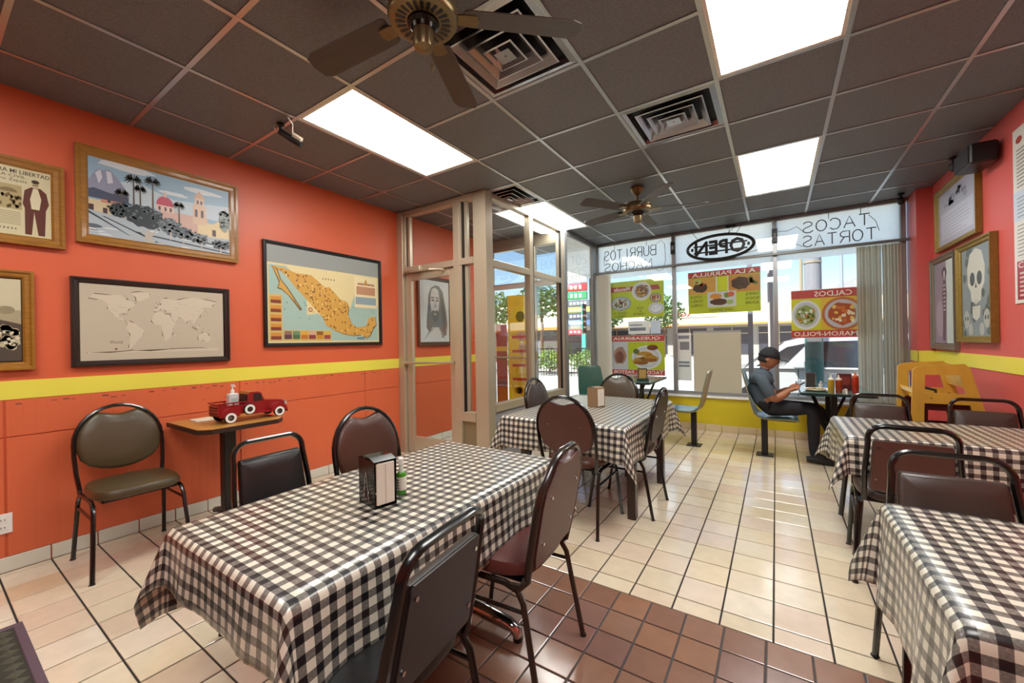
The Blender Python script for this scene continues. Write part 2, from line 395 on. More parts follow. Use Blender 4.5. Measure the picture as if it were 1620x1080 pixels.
def base_tiles(name, label, pieces, m=None):
    o = ob(name, None); tag(o, label, 'baseboard', kind='structure'); o.empty_display_size = .05
    for mb in pieces: mb.build('tile', m or M_base, o)
P_ = []
y = FY0 - 16 * T
while y < VE - .05:
    a, b = max(y, -.4), min(y + T, VE - .06)
    if not (a < VY + .04 and b > VY - .04): P_.append(MB().bev(XL + .001, XL + .012, a + .003, b - .003, .003, .088, .002))
    y += T
base_tiles('baseboard_left', 'white ceramic baseboard tiles along the orange wall', P_)
P_ = []
x = FX0 - 9 * T
while x < XR - .13:
    a, b = max(x, VX + .04), min(x + T, XR - .13)
    if b - a > .03: P_.append(MB().bev(a + .003, b - .003, KW - .012, KW - .001, .003, .092, .002))
    x += T
base_tiles('baseboard_front', 'cream ceramic baseboard tiles under the yellow window wall', P_, pm('cream_base_tile', '#cbb78f', .25, var=(9, .08)))

# ------------------------------------------------------------------ ceiling: boards, grid bars, lights, vents
c = MB(); c.box(XL - .15, XR + .15, YB - .15, YW + .12, CEIL + .06, CEIL + .2)
ceiling = tag(c.build('ceiling', pm('plenum_dark', '#151515', .95)), 'black suspended ceiling of square boards in a metal grid', 'ceiling', kind='structure')
gx = [XL] + [GX0 + i * G for i in range(-3, 5)] + [XR]; gy = [YB] + [GY0 + j * G for j in range(-8, 6)] + [YW]
def cell(i, j): return (gx[i], gx[i + 1], gy[j], gy[j + 1])
ci = lambda i: i + 4      # column index of grid line i
cj = lambda j: j + 9
lights = [(-2, -2), (2, -2), (2, 2), (-2, 2), (-2, -6), (2, -6)]      # each covers (i, j) and (i, j+1)
vents = [(0, -2), (1, 0), (-2, 1)]
taken = set()
for i, j in lights: taken |= {(ci(i), cj(j)), (ci(i), cj(j + 1))}
for i, j in vents: taken.add((ci(i), cj(j)))
cm = {}
for i in range(len(gx) - 1):
    for j in range(len(gy) - 1):
        if (i, j) in taken: continue
        x0, x1, y0, y1 = cell(i, j); k = (round(x1 - x0, 3), round(y1 - y0, 3))
        if k not in cm:
            b = MB(); b.box(-k[0] / 2 + .004, k[0] / 2 - .004, -k[1] / 2 + .004, k[1] / 2 - .004, .002, .016); o = b.build('ceiling_board', M_ctile); cm[k] = o.data; bpy.data.objects.remove(o)
        ob('ceiling_board', cm[k], ceiling, ((x0 + x1) / 2, (y0 + y1) / 2, CEIL))
for x in gx[1:-1]:
    b = MB(); b.box(x - .012, x + .012, YB, YW, CEIL - .004, CEIL + .001); b.box(x - .0015, x + .0015, YB, YW, CEIL + .001, CEIL + .03); b.build('main_grid_bar', M_steel, ceiling)
skipx = {}
for y, j in zip(gy[1:-1], range(1, len(gy) - 1)):
    for i in range(len(gx) - 1):
        if (i, j) in taken and (i, j - 1) in taken and any(ci(a) == i and cj(b_) + 1 == j for a, b_ in lights): continue
        b = MB(); b.box(gx[i] + .012, gx[i + 1] - .012, y - .012, y + .012, CEIL - .003, CEIL + .001); b.build('cross_grid_bar', M_steel, ceiling)

LN = ['lit fluorescent ceiling panel above the pickup toy table', 'lit fluorescent ceiling panel at the top edge nearest the camera', 'lit fluorescent ceiling panel nearest the front windows', 'lit fluorescent ceiling panel crossing over the glass vestibule', 'lit fluorescent ceiling panel behind the camera near the orange wall', 'lit fluorescent ceiling panel behind the camera near the red wall']
for (i, j), lb in zip(lights, LN):
    x0, x1 = GX0 + i * G, GX0 + (i + 1) * G; y0, y1 = GY0 + j * G, GY0 + (j + 2) * G
    t = thing('ceiling_light', lb, 'light', ((x0 + x1) / 2, (y0 + y1) / 2, CEIL), 0, 'fluorescent ceiling panels')
    a, d = G / 2 - .012, G - .012
    fr = MB()
    for s in (-1, 1):
        fr.box(-a, a, s * (d - .009) - .009, s * (d - .009) + .009, .0, .02); fr.box(s * (a - .009) - .009, s * (a - .009) + .009, -d + .018, d - .018, .0, .02)
    fr.build('frame', pm('off_white_enamel', '#d9d4c0', .4), t)
    df = MB(); df.box(-a + .018, a - .018, -d + .018, d - .018, .004, .010); df.build('diffuser', M_lamp, t)
    hs = MB(); hs.box(-a, a, -d, d, .03, .045); hs.build('housing', M_white, t)
M_vent = pm('vent_metal', '#b4b4b8', .25, .9)
VN = ['square chrome ceiling air vent nearest the camera beside the fan', 'square chrome ceiling air vent between the two fans', 'square chrome ceiling air vent over the vestibule glass']
for (i, j), lb in zip(vents, VN):
    x0, y0 = GX0 + i * G, GY0 + j * G
    t = thing('ceiling_vent', lb, 'vent', (x0 + G / 2, y0 + G / 2, CEIL), 0, 'square ceiling air vents')
    a = G / 2 - .012
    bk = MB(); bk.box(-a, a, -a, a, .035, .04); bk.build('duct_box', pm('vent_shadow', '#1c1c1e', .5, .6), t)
    def sq(h, z): return [(-h, -h, z), (h, -h, z), (h, h, z), (-h, h, z)]
    fr = MB(); fr.loft([sq(a, .001), sq(a - .035, -.004), sq(a - .045, .03)], caps=False); fr.build('frame', M_vent, t)
    for h, dp in ((.215, .012), (.150, .016), (.088, .020)):
        lv = MB(); lv.loft([sq(h, -dp), sq(h - .008, -dp - .003), sq(h - .05, .026), sq(h - .045, .03), sq(h, -dp)], caps=False); lv.build('louver', M_vent, t)
    ct = MB(); ct.loft([sq(.045, -.022), sq(.004, .0)]); ct.tube([(0, 0, -.01), (0, 0, -.026)], .006); ct.build('louver', M_vent, t)

# ------------------------------------------------------------------ storefront windows
def bars(parent, name, boxes, m=None):
    for bx_ in boxes: MB().bev(*bx_, b=.003).build(name, m or M_alu, parent)
win1 = thing('window_1', 'front storefront window with aluminium mullions above the yellow wall', 'window', (0, 0, 0), kind='structure')
MX = [-2.44, -1.248, 0.005, 1.225]
for x in MX: MB().bev(x - .024, x + .024, YW - .05, YW + .05, .47, CEIL - .03, .003).build('mullion', M_alu_shade, win1)
for a, b in zip(MX[:-1], MX[1:]):
    MB().bev(a + .024, b - .024, YW - .04, YW + .04, 2.80, 2.84, .003).build('head_rail', M_alu_shade, win1)
    MB().bev(a + .024, b - .024, YW - .03, YW + .03, 2.352, 2.386, .003).build('transom_bar', M_alu_shade, win1)
    MB().bev(a + .024, b - .024, YW - .04, YW + .04, .47, .52, .003).build('bottom_rail', M_alu_shade, win1)
    MB().box(a + .02, b - .02, YW - .004, YW + .002, .515, 2.355).build('pane', M_glass, win1)
    MB().box(a + .02, b - .02, YW - .004, YW + .002, 2.383, 2.805).build('pane', M_glass, win1)
    p = MB(); p.box(a + .026, b - .026, YW + .003, YW + .0035, 2.27, 2.35); p.box(a + .026, b - .026, YW + .003, YW + .0035, 2.388, 2.80); p.build('sun_film', M_film, win1)
MB().bev(VX - .02, XR - .13, KW - .03, YW + .02, .455, .475, .004).build('sill', M_white, win1)
win3 = thing('window_3', 'tall side window between the vestibule and the front window corner', 'window', kind='structure')
bars(win3, 'mullion', [(VX - .02, VX + .05, VE - .03, VE + .05, .0, CEIL - .005), (VX - .02, VX + .04, 6.05, YW - .05, .45, CEIL - .005)], M_alu_shade)
bars(win3, 'rail', [(VX - .01, VX + .04, VE + .05, 6.05, 2.77, 2.835), (VX - .01, VX + .04, VE + .05, 6.05, .40, .47)], M_alu_shade)
MB().box(VX, VX + .03, VE + .05, 6.1, 0, .40).build('lower_panel', pm('grey_panel', '#9a9c9e', .5), win3)
MB().box(VX + .012, VX + .018, VE + .045, 6.055, .465, 2.775).build('pane', M_glass, win3)
MB().box(VX + .008, VX + .0085, VE + .055, 6.045, 2.27, 2.77).build('sun_film', M_film, win3)

# vestibule side glazing
win2 = thing('window_2', 'aluminium framed glass side wall of the entrance vestibule', 'window', kind='structure')
bars(win2, 'mullion', [(VX - .05, VX + .03, 4.12, 4.20, .55, CEIL - .03), (VX - .05, VX + .03, 4.95, VE - .03, .0, CEIL - .005)])
bars(win2, 'gasket', [(VX + .0, VX + .031, 4.195, 4.212, .63, 2.79), (VX, VX + .031, 4.94, 4.952, .63, 2.79)], M_alud)
bars(win2, 'rail', [(VX - .05, VX + .03, 3.37, 4.12, 2.785, 2.838), (VX - .05, VX + .03, 4.20, 4.95, 2.785, 2.838), (VX - .05, VX + .03, 3.37, 4.12, 2.075, 2.145), (VX - .05, VX + .03, 4.20, 4.95, 2.075, 2.145),
                    (VX - .05, VX + .04, 3.37, 4.12, .555, .635), (VX - .05, VX + .04, 4.20, 4.95, .555, .635)])
for y0, y1 in ((3.37, 4.12), (4.20, 4.95)):
    for z0, z1 in ((.63, 2.08), (2.14, 2.79)): MB().box(VX - .012, VX - .006, y0 - .005, y1 + .005, z0, z1).build('pane', M_glass, win2)
    MB().box(VX - .03, VX, y0, y1, .0, .556).build('lower_panel', pm('grey_panel', '#9a9c9e', .5), win2)

# vestibule front: corner post, door frame, transom, narrow sidelight
door1f = thing('door_1', 'aluminium vestibule door frame with transom, narrow sidelight and corner post', 'door frame', kind='structure')
bars(door1f, 'post', [(-2.605, VX + .03, VY - .02, 3.37, .0, CEIL - .002)])
bars(door1f, 'jamb', [(XL + .002, -3.655, VY - .04, VY + .05, 0, CEIL - .005), (-2.875, -2.79, VY - .03, VY + .05, 0, CEIL - .005)])
bars(door1f, 'rail', [(-3.655, -2.875, VY - .03, VY + .05, 2.105, 2.175), (-3.655, -2.875, VY - .03, VY + .05, 2.77, 2.835), (-2.79, -2.605, VY - .03, VY + .05, 2.77, 2.835),
                      (-2.79, -2.605, VY - .03, VY + .05, 2.105, 2.175), (-2.79, -2.605, VY - .03, VY + .05, .455, .555), (-2.79, -2.605, VY - .03, VY + .05, 0, .1)])
bars(door1f, 'gasket', [(-2.755, -2.742, VY - .031, VY + .04, .555, 2.105), (-2.755, -2.742, VY - .031, VY + .04, 2.175, 2.77), (-3.62, -3.607, VY - .0, VY + .055, 2.175, 2.77)], M_alud)
bars(door1f, 'glazing_bead', [(-3.655, -3.62, VY - .02, VY + .03, 2.175, 2.77), (-3.605, -3.565, VY + .0, VY + .04, 2.175, 2.77), (-2.79, -2.757, VY - .025, VY + .03, .555, 2.105), (-2.74, -2.70, VY - .0, VY + .04, .555, 2.105), (-2.79, -2.757, VY - .025, VY + .03, 2.175, 2.77), (-2.74, -2.70, VY, VY + .04, 2.175, 2.77)])
for x0, x1, z0, z1 in ((-3.57, -2.87, 2.17, 2.775), (-2.705, -2.6, .55, 2.11), (-2.705, -2.6, 2.17, 2.775)): MB().box(x0, x1, VY + .01, VY + .016, z0, z1).build('pane', M_glass, door1f)
MB().box(-2.79, -2.605, VY + .0, VY + .02, .1, .455).build('lower_panel', pm('bronze_panel', '#8f8468', .4, .5), door1f)
dr = thing('door_2', 'glazed aluminium vestibule door with push bar and overhead closer', 'door', kind='structure')
bars(dr, 'stile', [(-3.65, -3.555, VY, VY + .04, .02, 2.10), (-2.965, -2.88, VY, VY + .04, .02, 2.10)])
bars(dr, 'rail', [(-3.555, -2.965, VY, VY + .04, 2.02, 2.10), (-3.555, -2.965, VY, VY + .04, .02, .20)])
MB().box(-3.56, -2.96, VY + .018, VY + .024, .195, 2.025).build('pane', M_glass, dr)
pb = MB(); pb.tube([(-3.65, VY - .045, 1.055), (-2.88, VY - .045, 1.075)], .013); pb.box(-3.645, -3.62, VY - .05, VY, 1.035, 1.07); pb.box(-2.91, -2.885, VY - .05, VY, 1.055, 1.09); pb.build('push_bar', M_alu, dr, True)
dc = MB(); dc.bev(-3.60, -3.33, VY - .085, VY - .03, 2.11, 2.165, .006); a_ = dc.build('door_closer', M_alu, dr)
dc = MB(); dc.tube([(-3.50, VY - .07, 2.105), (-3.12, VY - .14, 2.085), (-3.02, VY - .02, 2.09)], .009); dc.build('closer_arm', M_alu, a_)
# outer vestibule end
dr3 = thing('door_3', 'outer glazed entrance door at the far end of the vestibule', 'door', kind='structure')
bars(dr3, 'stile', [(XL, -3.66, VE - .03, VE + .03, 0, 2.72), (-3.0, -2.90, VE - .03, VE + .03, 0, 2.72), (-2.56, VX - .05, VE - .03, VE + .03, 0, 2.72)])
bars(dr3, 'rail', [(-3.66, -3.0, VE - .03, VE + .03, 2.08, 2.16), (-2.90, -2.56, VE - .03, VE + .03, 2.08, 2.16), (-3.66, -3.0, VE - .03, VE + .03, .0, .2), (-2.90, -2.56, VE - .03, VE + .03, .0, .2), (-3.66, -2.56, VE - .03, VE + .03, 2.66, 2.72)])
for x0, x1 in ((-3.66, -3.0), (-2.90, -2.56)):
    MB().box(x0, x1, VE - .003, VE + .003, .2, 2.08).build('pane', M_glass, dr3); MB().box(x0, x1, VE - .003, VE + .003, 2.16, 2.66).build('pane', M_glass, dr3)
pb = MB(); pb.tube([(-3.66, VE - .06, 1.05), (-3.0, VE - .06, 1.05)], .014); pb.build('push_bar', M_alu, dr3, True)

# ------------------------------------------------------------------ outside: ground, street, buildings, vehicle, poles, planting
g = MB(); g.box(-60, 60, YW + .1, 8.7, -.6, -.1); g.box(-60, 60, 8.7, 12.6, -.6, -.42); g.box(-60, 60, 12.6, 70, -.6, -.1); g.box(-60, XL - .15, -3, YW + .1, -.3, -.1); g.box(XL - .15, VX - .03, VE + .1, YW + .1, -.3, -.02)
ground = tag(g.build('ground', pm('pale_asphalt', '#b9b5ad', .9, var=(.8, .12))), 'sunlit pale pavement and car park outside the windows', 'ground', kind='structure')
g = MB(); g.box(XL, VX - .03, VY, VE, -.12, 0.0); tag(g.build('floor', pm('vestibule_mat', '#26282c', .95, bump=(300, .6))), 'dark entrance mat floor inside the glass vestibule', 'floor', kind='structure')
g = MB(); g.box(-60, 60, 24.0, 24.4, -.1, .05); tag(g.build('kerb', pm('concrete', '#c9c5bb', .9)), 'concrete kerb across the street outside', 'kerb', kind='structure')
fw_ = pm('cream_stucco', '#e9dfc8', .85, var=(1.5, .05)); dk = pm('dark_shopfront', '#3c4048', .3)
b1 = thing('building', 'long cream strip mall across the street with dark shopfronts', 'building', (0, 36, 0))
p = MB(); p.box(-30, 24, 0, 8, -.1, 2.3); p.build('shop_wall', pm('shop_wall_paint', '#9c9a94', .8), b1)
p = MB(); p.bev(-30.3, 24.3, -1.2, 8.2, 2.3, 3.9, .05); p.build('fascia', fw_, b1)
for i in range(17):
    x = -29 + i * 3.1
    q = MB(); q.box(x, x + 2.6, -.05, .05, .0, 2.1); wnd = q.build('shop_window', dk, b1)
    q = MB(); q.box(x + 1.27, x + 1.33, -.09, -.05, 0, 2.1); q.box(x, x + 2.6, -.09, -.05, 1.6, 1.66); q.build('window_bar', M_alu, wnd)
p = MB(); p.box(-30.3, 24.3, -1.25, -1.2, 2.3, 2.42); p.build('fascia_stripe', pm('orange_stripe', '#d98a3a', .6), b1)
t_ = Print(3.6, .55, '#e9dfc8'); t_.text('#c62f3a', 'Her', .02, .1, .5, .9, .01, .1); t_.build('shop_lettering', b1, (-5.6, -1.27, 3.25))
p = MB(); p.prism([(1.0, 3.9), (9.0, 3.9), (5.0, 5.6)], 3.0, 7.0); p.build('gable_roof', pm('grey_shingle', '#8d8f94', .9), b1)
b3 = thing('building', 'low tan shop with orange stripe behind the hedge on the left', 'building', (-21, 27, 0))
p = MB(); p.box(-8, 8, 0, 7, -.1, 2.1); p.build('wall', pm('brown_siding', '#6a6460', .8), b3)
p = MB(); p.bev(-8.2, 8.2, -.6, 7.2, 2.1, 4.2, .05); p.build('fascia', fw_, b3)
p = MB(); p.box(-8.2, 8.2, -.65, -.6, 2.1, 2.3); p.build('fascia_stripe', pm('orange_stripe', '#d98a3a', .6), b3)

# plaza pylon sign
ps = thing('plaza_sign', 'tall plaza pylon sign with stacked coloured tenant boards', 'sign', (-9.0, 20, 0), R(8))
p = MB(); p.box(-.75, -.55, -.1, .1, -.1, 5.0); p.box(.3, .5, -.1, .1, -.1, 3.2); p.build('post', pm('teal_paint', '#4fb3a2', .5), ps)
p = MB(); p.prism([(-.9, 4.4), (.62, 4.4), (.62, 4.75), (.3, 5.15), (-.3, 5.75), (-.9, 6.1)], -.14, .14); p.build('crown', M_white, ps)
t_ = Print(1.1, .4, '#e8e6df'); t_.text('#5a4a3a', 'PLAZA', .1, .15, .9, .85); t_.build('lettering', ps, (-.1, -.145, 4.65))
for k, (c_, z0, z1, x0, x1) in enumerate((('#d2363a', 3.95, 4.35, -.9, .62), ('#3fa06a', 3.50, 3.90, -.9, .62), ('#6f7680', 3.12, 3.45, -.45, .85), ('#cfd86a', 2.80, 3.08, -.45, .85), ('#4a5566', 2.42, 2.76, -.45, .85), ('#5d7aa8', 2.08, 2.38, -.45, .85), ('#c8505a', 1.60, 1.90, -.9, .5))):
    q = MB(); q.bev(x0, x1, -.1, .1, z0, z1, .02); sb = q.build('tenant_board', ink(c_), ps)
    q = MB()
    for i in range(5): xx = x0 + .12 + i * (x1 - x0 - .3) / 5; q.box(xx, xx + .13, -.106, -.1, z0 + .1, z1 - .1)
    tag(q.build('lettering', M_white, sb), kind='stuff')
# fence and hedge seen by the vestibule
fn = thing('metal_fence', 'black metal railing in front of the green hedge outside', 'fence', (0, 14.2, -.1))
p = MB(); p.box(-12, -4.5, -.02, .02, 1.05, 1.10); p.box(-12, -4.5, -.02, .02, .12, .17); p.build('rail', M_black, fn)
me_ = None
for i in range(62):
    x = -12 + i * .122
    if me_ is None: o = MB().box(-.009, .009, -.009, .009, 0, 1.12).build('picket', M_black, fn); me_ = o.data; o.location = (x, 0, 0)
    else: ob('picket', me_, fn, (x, 0, 0))
def leaf_cloud(n, rx, ry, rz, s, rnd):
    b = MB()
    for _ in range(n):
        while True:
            x, y, z = (rnd.uniform(-1, 1) for _ in range(3))
            if x * x + y * y + z * z < 1: break
        c_ = Vector((x * rx, y * ry, z * rz)); a = Vector((rnd.uniform(-1, 1), rnd.uniform(-1, 1), rnd.uniform(-.6, 1))).normalized(); q = a.orthogonal().normalized(); l = s * rnd.uniform(.6, 1.3)
        b.add([tuple(c_), tuple(c_ + a * l * .5 + q * l * .28), tuple(c_ + a * l), tuple(c_ + a * l * .5 - q * l * .28)], [(0, 1, 2, 3)])
    return b
M_leaf = pm('leaf_green', '#7d9a45', .6, var=(6, .35)); M_leaf2 = pm('leaf_dark', '#57733a', .6, var=(6, .35)); M_bark = pm('bark', '#6a5644', .9, bump=(30, .6))
rnd = random.Random(5)
for i, x in enumerate((-9.6, -8.0, -6.4, -4.8)):
    h = thing('hedge_shrub', ['green shrub behind the railing, leftmost', 'green shrub behind the railing, second from left', 'green shrub behind the railing, third from left', 'green shrub behind the railing, rightmost'][i], 'shrub', (x, 15.0, -.1), group='shrubs behind the railing')
    tag(leaf_cloud(650, .75, .5, .42, .13, rnd).build('foliage', M_leaf, h, loc=(0, 0, .55)), kind='stuff')
    p = MB(); p.tube([(0, 0, 0), (.05, 0, .5)], .03); p.build('stem', M_bark, h)
for x, y, z, r_, lb in ((-12.6, 22.5, 4.0, 1.5, 'leafy street tree behind the plaza sign'), (-16.2, 22.5, 3.6, 1.5, 'leafy street tree left of the plaza sign seen through the vestibule'), (-7.2, 32, 3.4, 1.6, 'leafy street tree behind the green soup poster'), (-5.0, 47, 4.4, 1.4, 'distant leafy tree peeking above the strip mall roof'), (-11.2, 30.5, 3.3, 1.3, 'small leafy tree right of the plaza sign')):
    tr = thing('street_tree', lb, 'tree', (x, y, -.1), group='trees across the street')
    tag(leaf_cloud(900, r_, r_, r_ * .8, .3, rnd).build('foliage', M_leaf2, tr, loc=(0, 0, z)), kind='stuff')
    p = MB(); p.tube([(0, 0, 0), (.1, 0, z * .6), (0, 0, z)], [.14, .1, .05]); p.build('trunk', M_bark, tr)
# poles
up_ = thing('utility_pole', 'thick grey utility pole with teal painted base outside the window', 'pole', (.505, 8.0, -.1))
p = MB(); p.lathe([(.115, 1.35), (.105, 6.5)], 16); p.build('shaft', pm('weathered_wood', '#8b8c94', .8, var=(14, .25), bump=(40, .5), stretch=(1, 1, .1)), up_, True)
p = MB(); p.lathe([(.125, 0), (.12, 1.36)], 16); p.build('painted_base', pm('teal_base', '#3f6f6b', .6, var=(9, .3)), up_, True)
p = MB(); p.tube([(-.15, 0, 1.9), (-.15, 0, 3.4)], .022); p.build('conduit', M_alu, up_, True)
p = MB()
for z in (1.95, 2.55, 3.0): p.lathe([(.122, z), (.122, z + .03)], 16)
p.build('strap', M_alu, up_, True)
p = MB(); p.box(-.09, .09, -.135, -.12, 1.30, 1.48); p.build('notice', M_white, up_)
sp = thing('sign_post', 'slim grey street sign post standing behind the seated person', 'post', (-.345, 7.6, -.1)); p = MB(); p.box(-.035, .035, -.035, .035, 0, 3.2); p.build('post', pm('galvanised', '#7f8890', .5, .4), sp)
p = MB(); p.bev(-.22, .22, -.05, -.036, 2.75, 3.25, .005); p.build('sign_plate', M_white, sp)
sp = thing('street_post', 'pale metal pole directly behind the window mullion', 'post', (-.07, 8.2, -.1)); p = MB(); p.lathe([(.045, 0), (.042, 6)], 12); p.build('shaft', pm('pale_pole', '#b3a9a4', .6), sp, True); p = MB(); p.lathe([(.09, 0), (.09, .05), (.05, .1)], 12); p.build('base_plate', M_alu, sp)
lp = thing('street_lamp', 'distant street lamp with twin heads above the car park', 'lamp', (3.55, 33.0, -.1)); p = MB(); p.lathe([(.12, 0), (.09, 7.2)], 10); p.build('pole', pm('lamp_grey', '#8a929c', .6), lp, True)
p = MB(); p.tube([(-.9, 0, 7.1), (0, 0, 7.2), (.9, 0, 7.1)], .05); p.build('arm', MATS['lamp_grey'], lp)
for s in (-1, 1): MB().bev(s * 1.1 - .3, s * 1.1 + .3, -.15, .15, 7.0, 7.15, .03).build('lamp_head', MATS['lamp_grey'], lp)

# parked silver car
car = thing('car', 'silver four-door sport utility car parked outside the window', 'car', (1.5, 10.45, -.42))
M_car = pm('silver_paint', '#c8cacd', .25, .3, coat=.6); M_cg = pm('dark_car_glass', '#262b2f', .1, spec=.8); M_tyre = pm('tyre', '#161616', .8)
def yz(pts, y): return [(a, y, b) for a, b in pts]
body = [(-2.75, .42), (-2.78, .75), (-2.7, .98), (-2.0, 1.08), (2.1, 1.08), (2.25, .95), (2.28, .45), (1.95, .36), (-1.95, .36)]
p = MB(); p.loft([yz([(x * .97, z) for x, z in body], -.86), yz(body, -.92), yz(body, .92)[::1], yz([(x * .97, z) for x, z in body], .86)]); p.build('body', M_car, car)
cab = [(-2.05, 1.07), (-1.35, 1.60), (-.9, 1.72), (1.5, 1.72), (1.9, 1.6), (2.15, 1.07)]
p = MB(); p.loft([[(x, -.84 + .16 * (z - 1.07) / .65, z) for x, z in cab], [(x, .84 - .16 * (z - 1.07) / .65, z) for x, z in cab]]); p.build('cabin', M_car, car)
def wq(pts):
    q = MB(); f_ = lambda z: -.852 + .16 * (z - 1.07) / .65
    q.loft([[(x, f_(z), z) for x, z in pts], [(x, f_(z) + .01, z) for x, z in pts]]); return q
for pts in ([(-1.85, 1.12), (-1.32, 1.5), (-.98, 1.58), (-1.38, 1.12)], [(-1.12, 1.12), (-.74, 1.6), (-.02, 1.62), (-.02, 1.12)], [(.08, 1.12), (.08, 1.62), (.86, 1.62), (.95, 1.12)], [(1.12, 1.14), (.98, 1.62), (1.55, 1.6), (1.95, 1.14)]):
    wq(pts).build('side_window', M_cg, car)
p = MB(); p.add([(-2.08, -.78, 1.09), (-2.08, .78, 1.09), (-1.38, .70, 1.59), (-1.38, -.70, 1.59)], [(0, 1, 2, 3)]); p.build('windscreen', M_cg, car)
for x in (-1.15, .03, .99):
    MB().box(x - .006, x + .006, -.926, -.915, .5, 1.06).build('door_gap', M_black, car)
for x in (-.28, .75): MB().bev(x, x + .2, -.945, -.925, .93, .965, .005).build('door_handle', M_car, car)
MB().box(-2.6, 2.2, -.928, -.92, .62, .68).build('side_moulding', pm('grey_moulding', '#9a9c9f', .5), car)
MB().bev(-1.25, -1.05, -1.06, -.9, 1.1, 1.24, .02).build('wing_mirror', M_car, car)
MB().tube([(-.1, -.62, 1.76), (1.5, -.62, 1.76)], .02).build('roof_rail', M_blackp, car)
for x in (-1.9, 1.42):
    q = MB(); q.lathe([(.0, -.96), (.2, -.96), (.36, -.94), (.37, -.85), (.36, -.72), (.0, -.72)], 22, (x, 0, .36), axis='y'); wh = q.build('wheel', M_tyre, car, True)
    q = MB(); q.lathe([(.0, -.975), (.08, -.98), (.21, -.965), (.21, -.95), (0, -.95)], 16, (x, 0, .36), axis='y'); q.build('hubcap', M_chrome, wh, True)

# ------------------------------------------------------------------ window posters (printed to face the street, seen reversed from inside)
def poster(label, x0, x1, z0, z1, art):
    t = thing('window_poster', label, 'poster', ((x0 + x1) / 2, YW + .022, (z0 + z1) / 2), group='food posters on the front window')
    b = MB(); b.box(-(x1 - x0) / 2, (x1 - x0) / 2, .0005, .003, -(z1 - z0) / 2, (z1 - z0) / 2); b.build('sheet', M_white, t)
    art.build('print', t); return t
rp = random.Random(11)
def plate(A, cx, cz, rx, rz, rim, food, bits, n=14):
    A.poly(rim, ell(cx, cz, rx, rz)); A.poly('#b9bcc0', ell(cx, cz, rx * .86, rz * .86)); A.poly(food, blob(cx, cz, rx * .74, rz * .74, 20, .18, rp))
    for c_ in bits: A.many(c_, [blob(cx + rp.uniform(-.5, .5) * rx, cz + rp.uniform(-.5, .5) * rz, rx * rp.uniform(.08, .2), rz * rp.uniform(.08, .2), 8, .4, rp) for _ in range(n)])
YG = '#b3c01c'
A = Print(.83, .58, YG, True)
A.poly('#a83a3a', [(.06, .72), (.10, .84), (1, .86), (1, .72)]); A.text('#f0e6da', 'Menudo', .62, .735, .93, .85, .01, .05)
plate(A, .40, .70, .18, .25, '#d8cfc4', '#8a5a2a', ['#b98a3a', '#d2a34a', '#6a3a1c']); plate(A, .80, .40, .20, .19, '#8b93a4', '#a7b09a', ['#e8e6dc', '#55603a', '#c9c2a6', '#8a4a3a'])
plate(A, .15, .50, .10, .12, '#6a3a20', '#8a4a20', ['#c97a2a', '#d8d0b0'], 7); plate(A, .14, .22, .14, .15, '#c9ccd4', '#dfe2e4', ['#c9ccd4'], 5)
A.text('#2a3010', 'COCTEL', .36, .22, .50, .28); A.text('#2a3010', 'DE', .41, .14, .45, .20); A.text('#2a3010', 'CAMARON', .35, .06, .56, .12); A.text('#2a3010', 'CEVICHE DE', .68, .10, .94, .16); A.text('#2a3010', 'CAMARON', .70, .02, .92, .08)
poster('green window poster of soup and ceviche bowls with a red banner', -2.235, -1.405, 1.63, 2.21, A)
A = Print(.82, .61, '#c3c5c8', True)
A.poly('#b9413c', rect(0, .86, 1, 1)); A.text('#f0ead8', 'QUESABIRRIA', .08, .885, .97, .975, .012); A.poly('#b9413c', rect(0, 0, 1, .13)); A.text('#f0ead8', 'TACOS AL PASTOR', .03, .025, .97, .11, .01)
A.poly(YG, rect(0, .14, .68, .85)); plate(A, .33, .45, .28, .30, '#cfd3d6', '#c9cbc6', ['#d8d9d4'], 4)
A.many('#b5862e', [ell(.28, .40, .17, .12, 14, 0, 180), ell(.44, .33, .16, .12, 14, 0, 180), ell(.36, .50, .15, .10, 14, 0, 180)]); A.many('#8a5a20', [ell(.28, .38, .15, .05), ell(.44, .31, .14, .05)])
A.poly('#6a3a22', ell(.22, .70, .10, .07)); A.poly('#5a6a3a', ell(.52, .60, .06, .07)); A.poly('#a07a68', blob(.84, .50, .14, .26, 16, .2, rp)); A.poly('#7a4a3a', blob(.85, .45, .10, .18, 14, .2, rp))
poster('red banner poster with quesadilla tacos on a plate in the lower left window', -2.225, -1.412, .735, 1.335, A)
A = Print(.90, .60, YG, True)
A.poly('#b9413c', rect(0, .86, 1, 1)); A.text('#f0ead8', 'A LA PARRILLA', .06, .88, .94, .975, .012)
A.poly('#c58a3a', rect(.0, .46, .42, .84)); A.poly('#d2a04a', rect(.60, .46, 1, .84)); A.poly('#ccd61e', rect(.43, .52, .58, .84)); A.many('#d8d8d4', [rect(.42, .46, .435, .86), rect(.58, .46, .6, .86)])
A.poly('#4a3420', blob(.26, .66, .14, .16, 18, .2, rp)); A.many('#6d7a2a', [blob(rp.uniform(.02, .14), rp.uniform(.55, .8), .04, .05, 8, .3, rp) for _ in range(5)]); A.poly('#42301c', blob(.82, .62, .12, .13, 18, .2, rp)); A.poly('#a9c060', ell(.86, .76, .06, .06)); A.many('#a3452a', [blob(rp.uniform(.76, .94), rp.uniform(.66, .78), .03, .03, 8, .3, rp) for _ in range(5)])
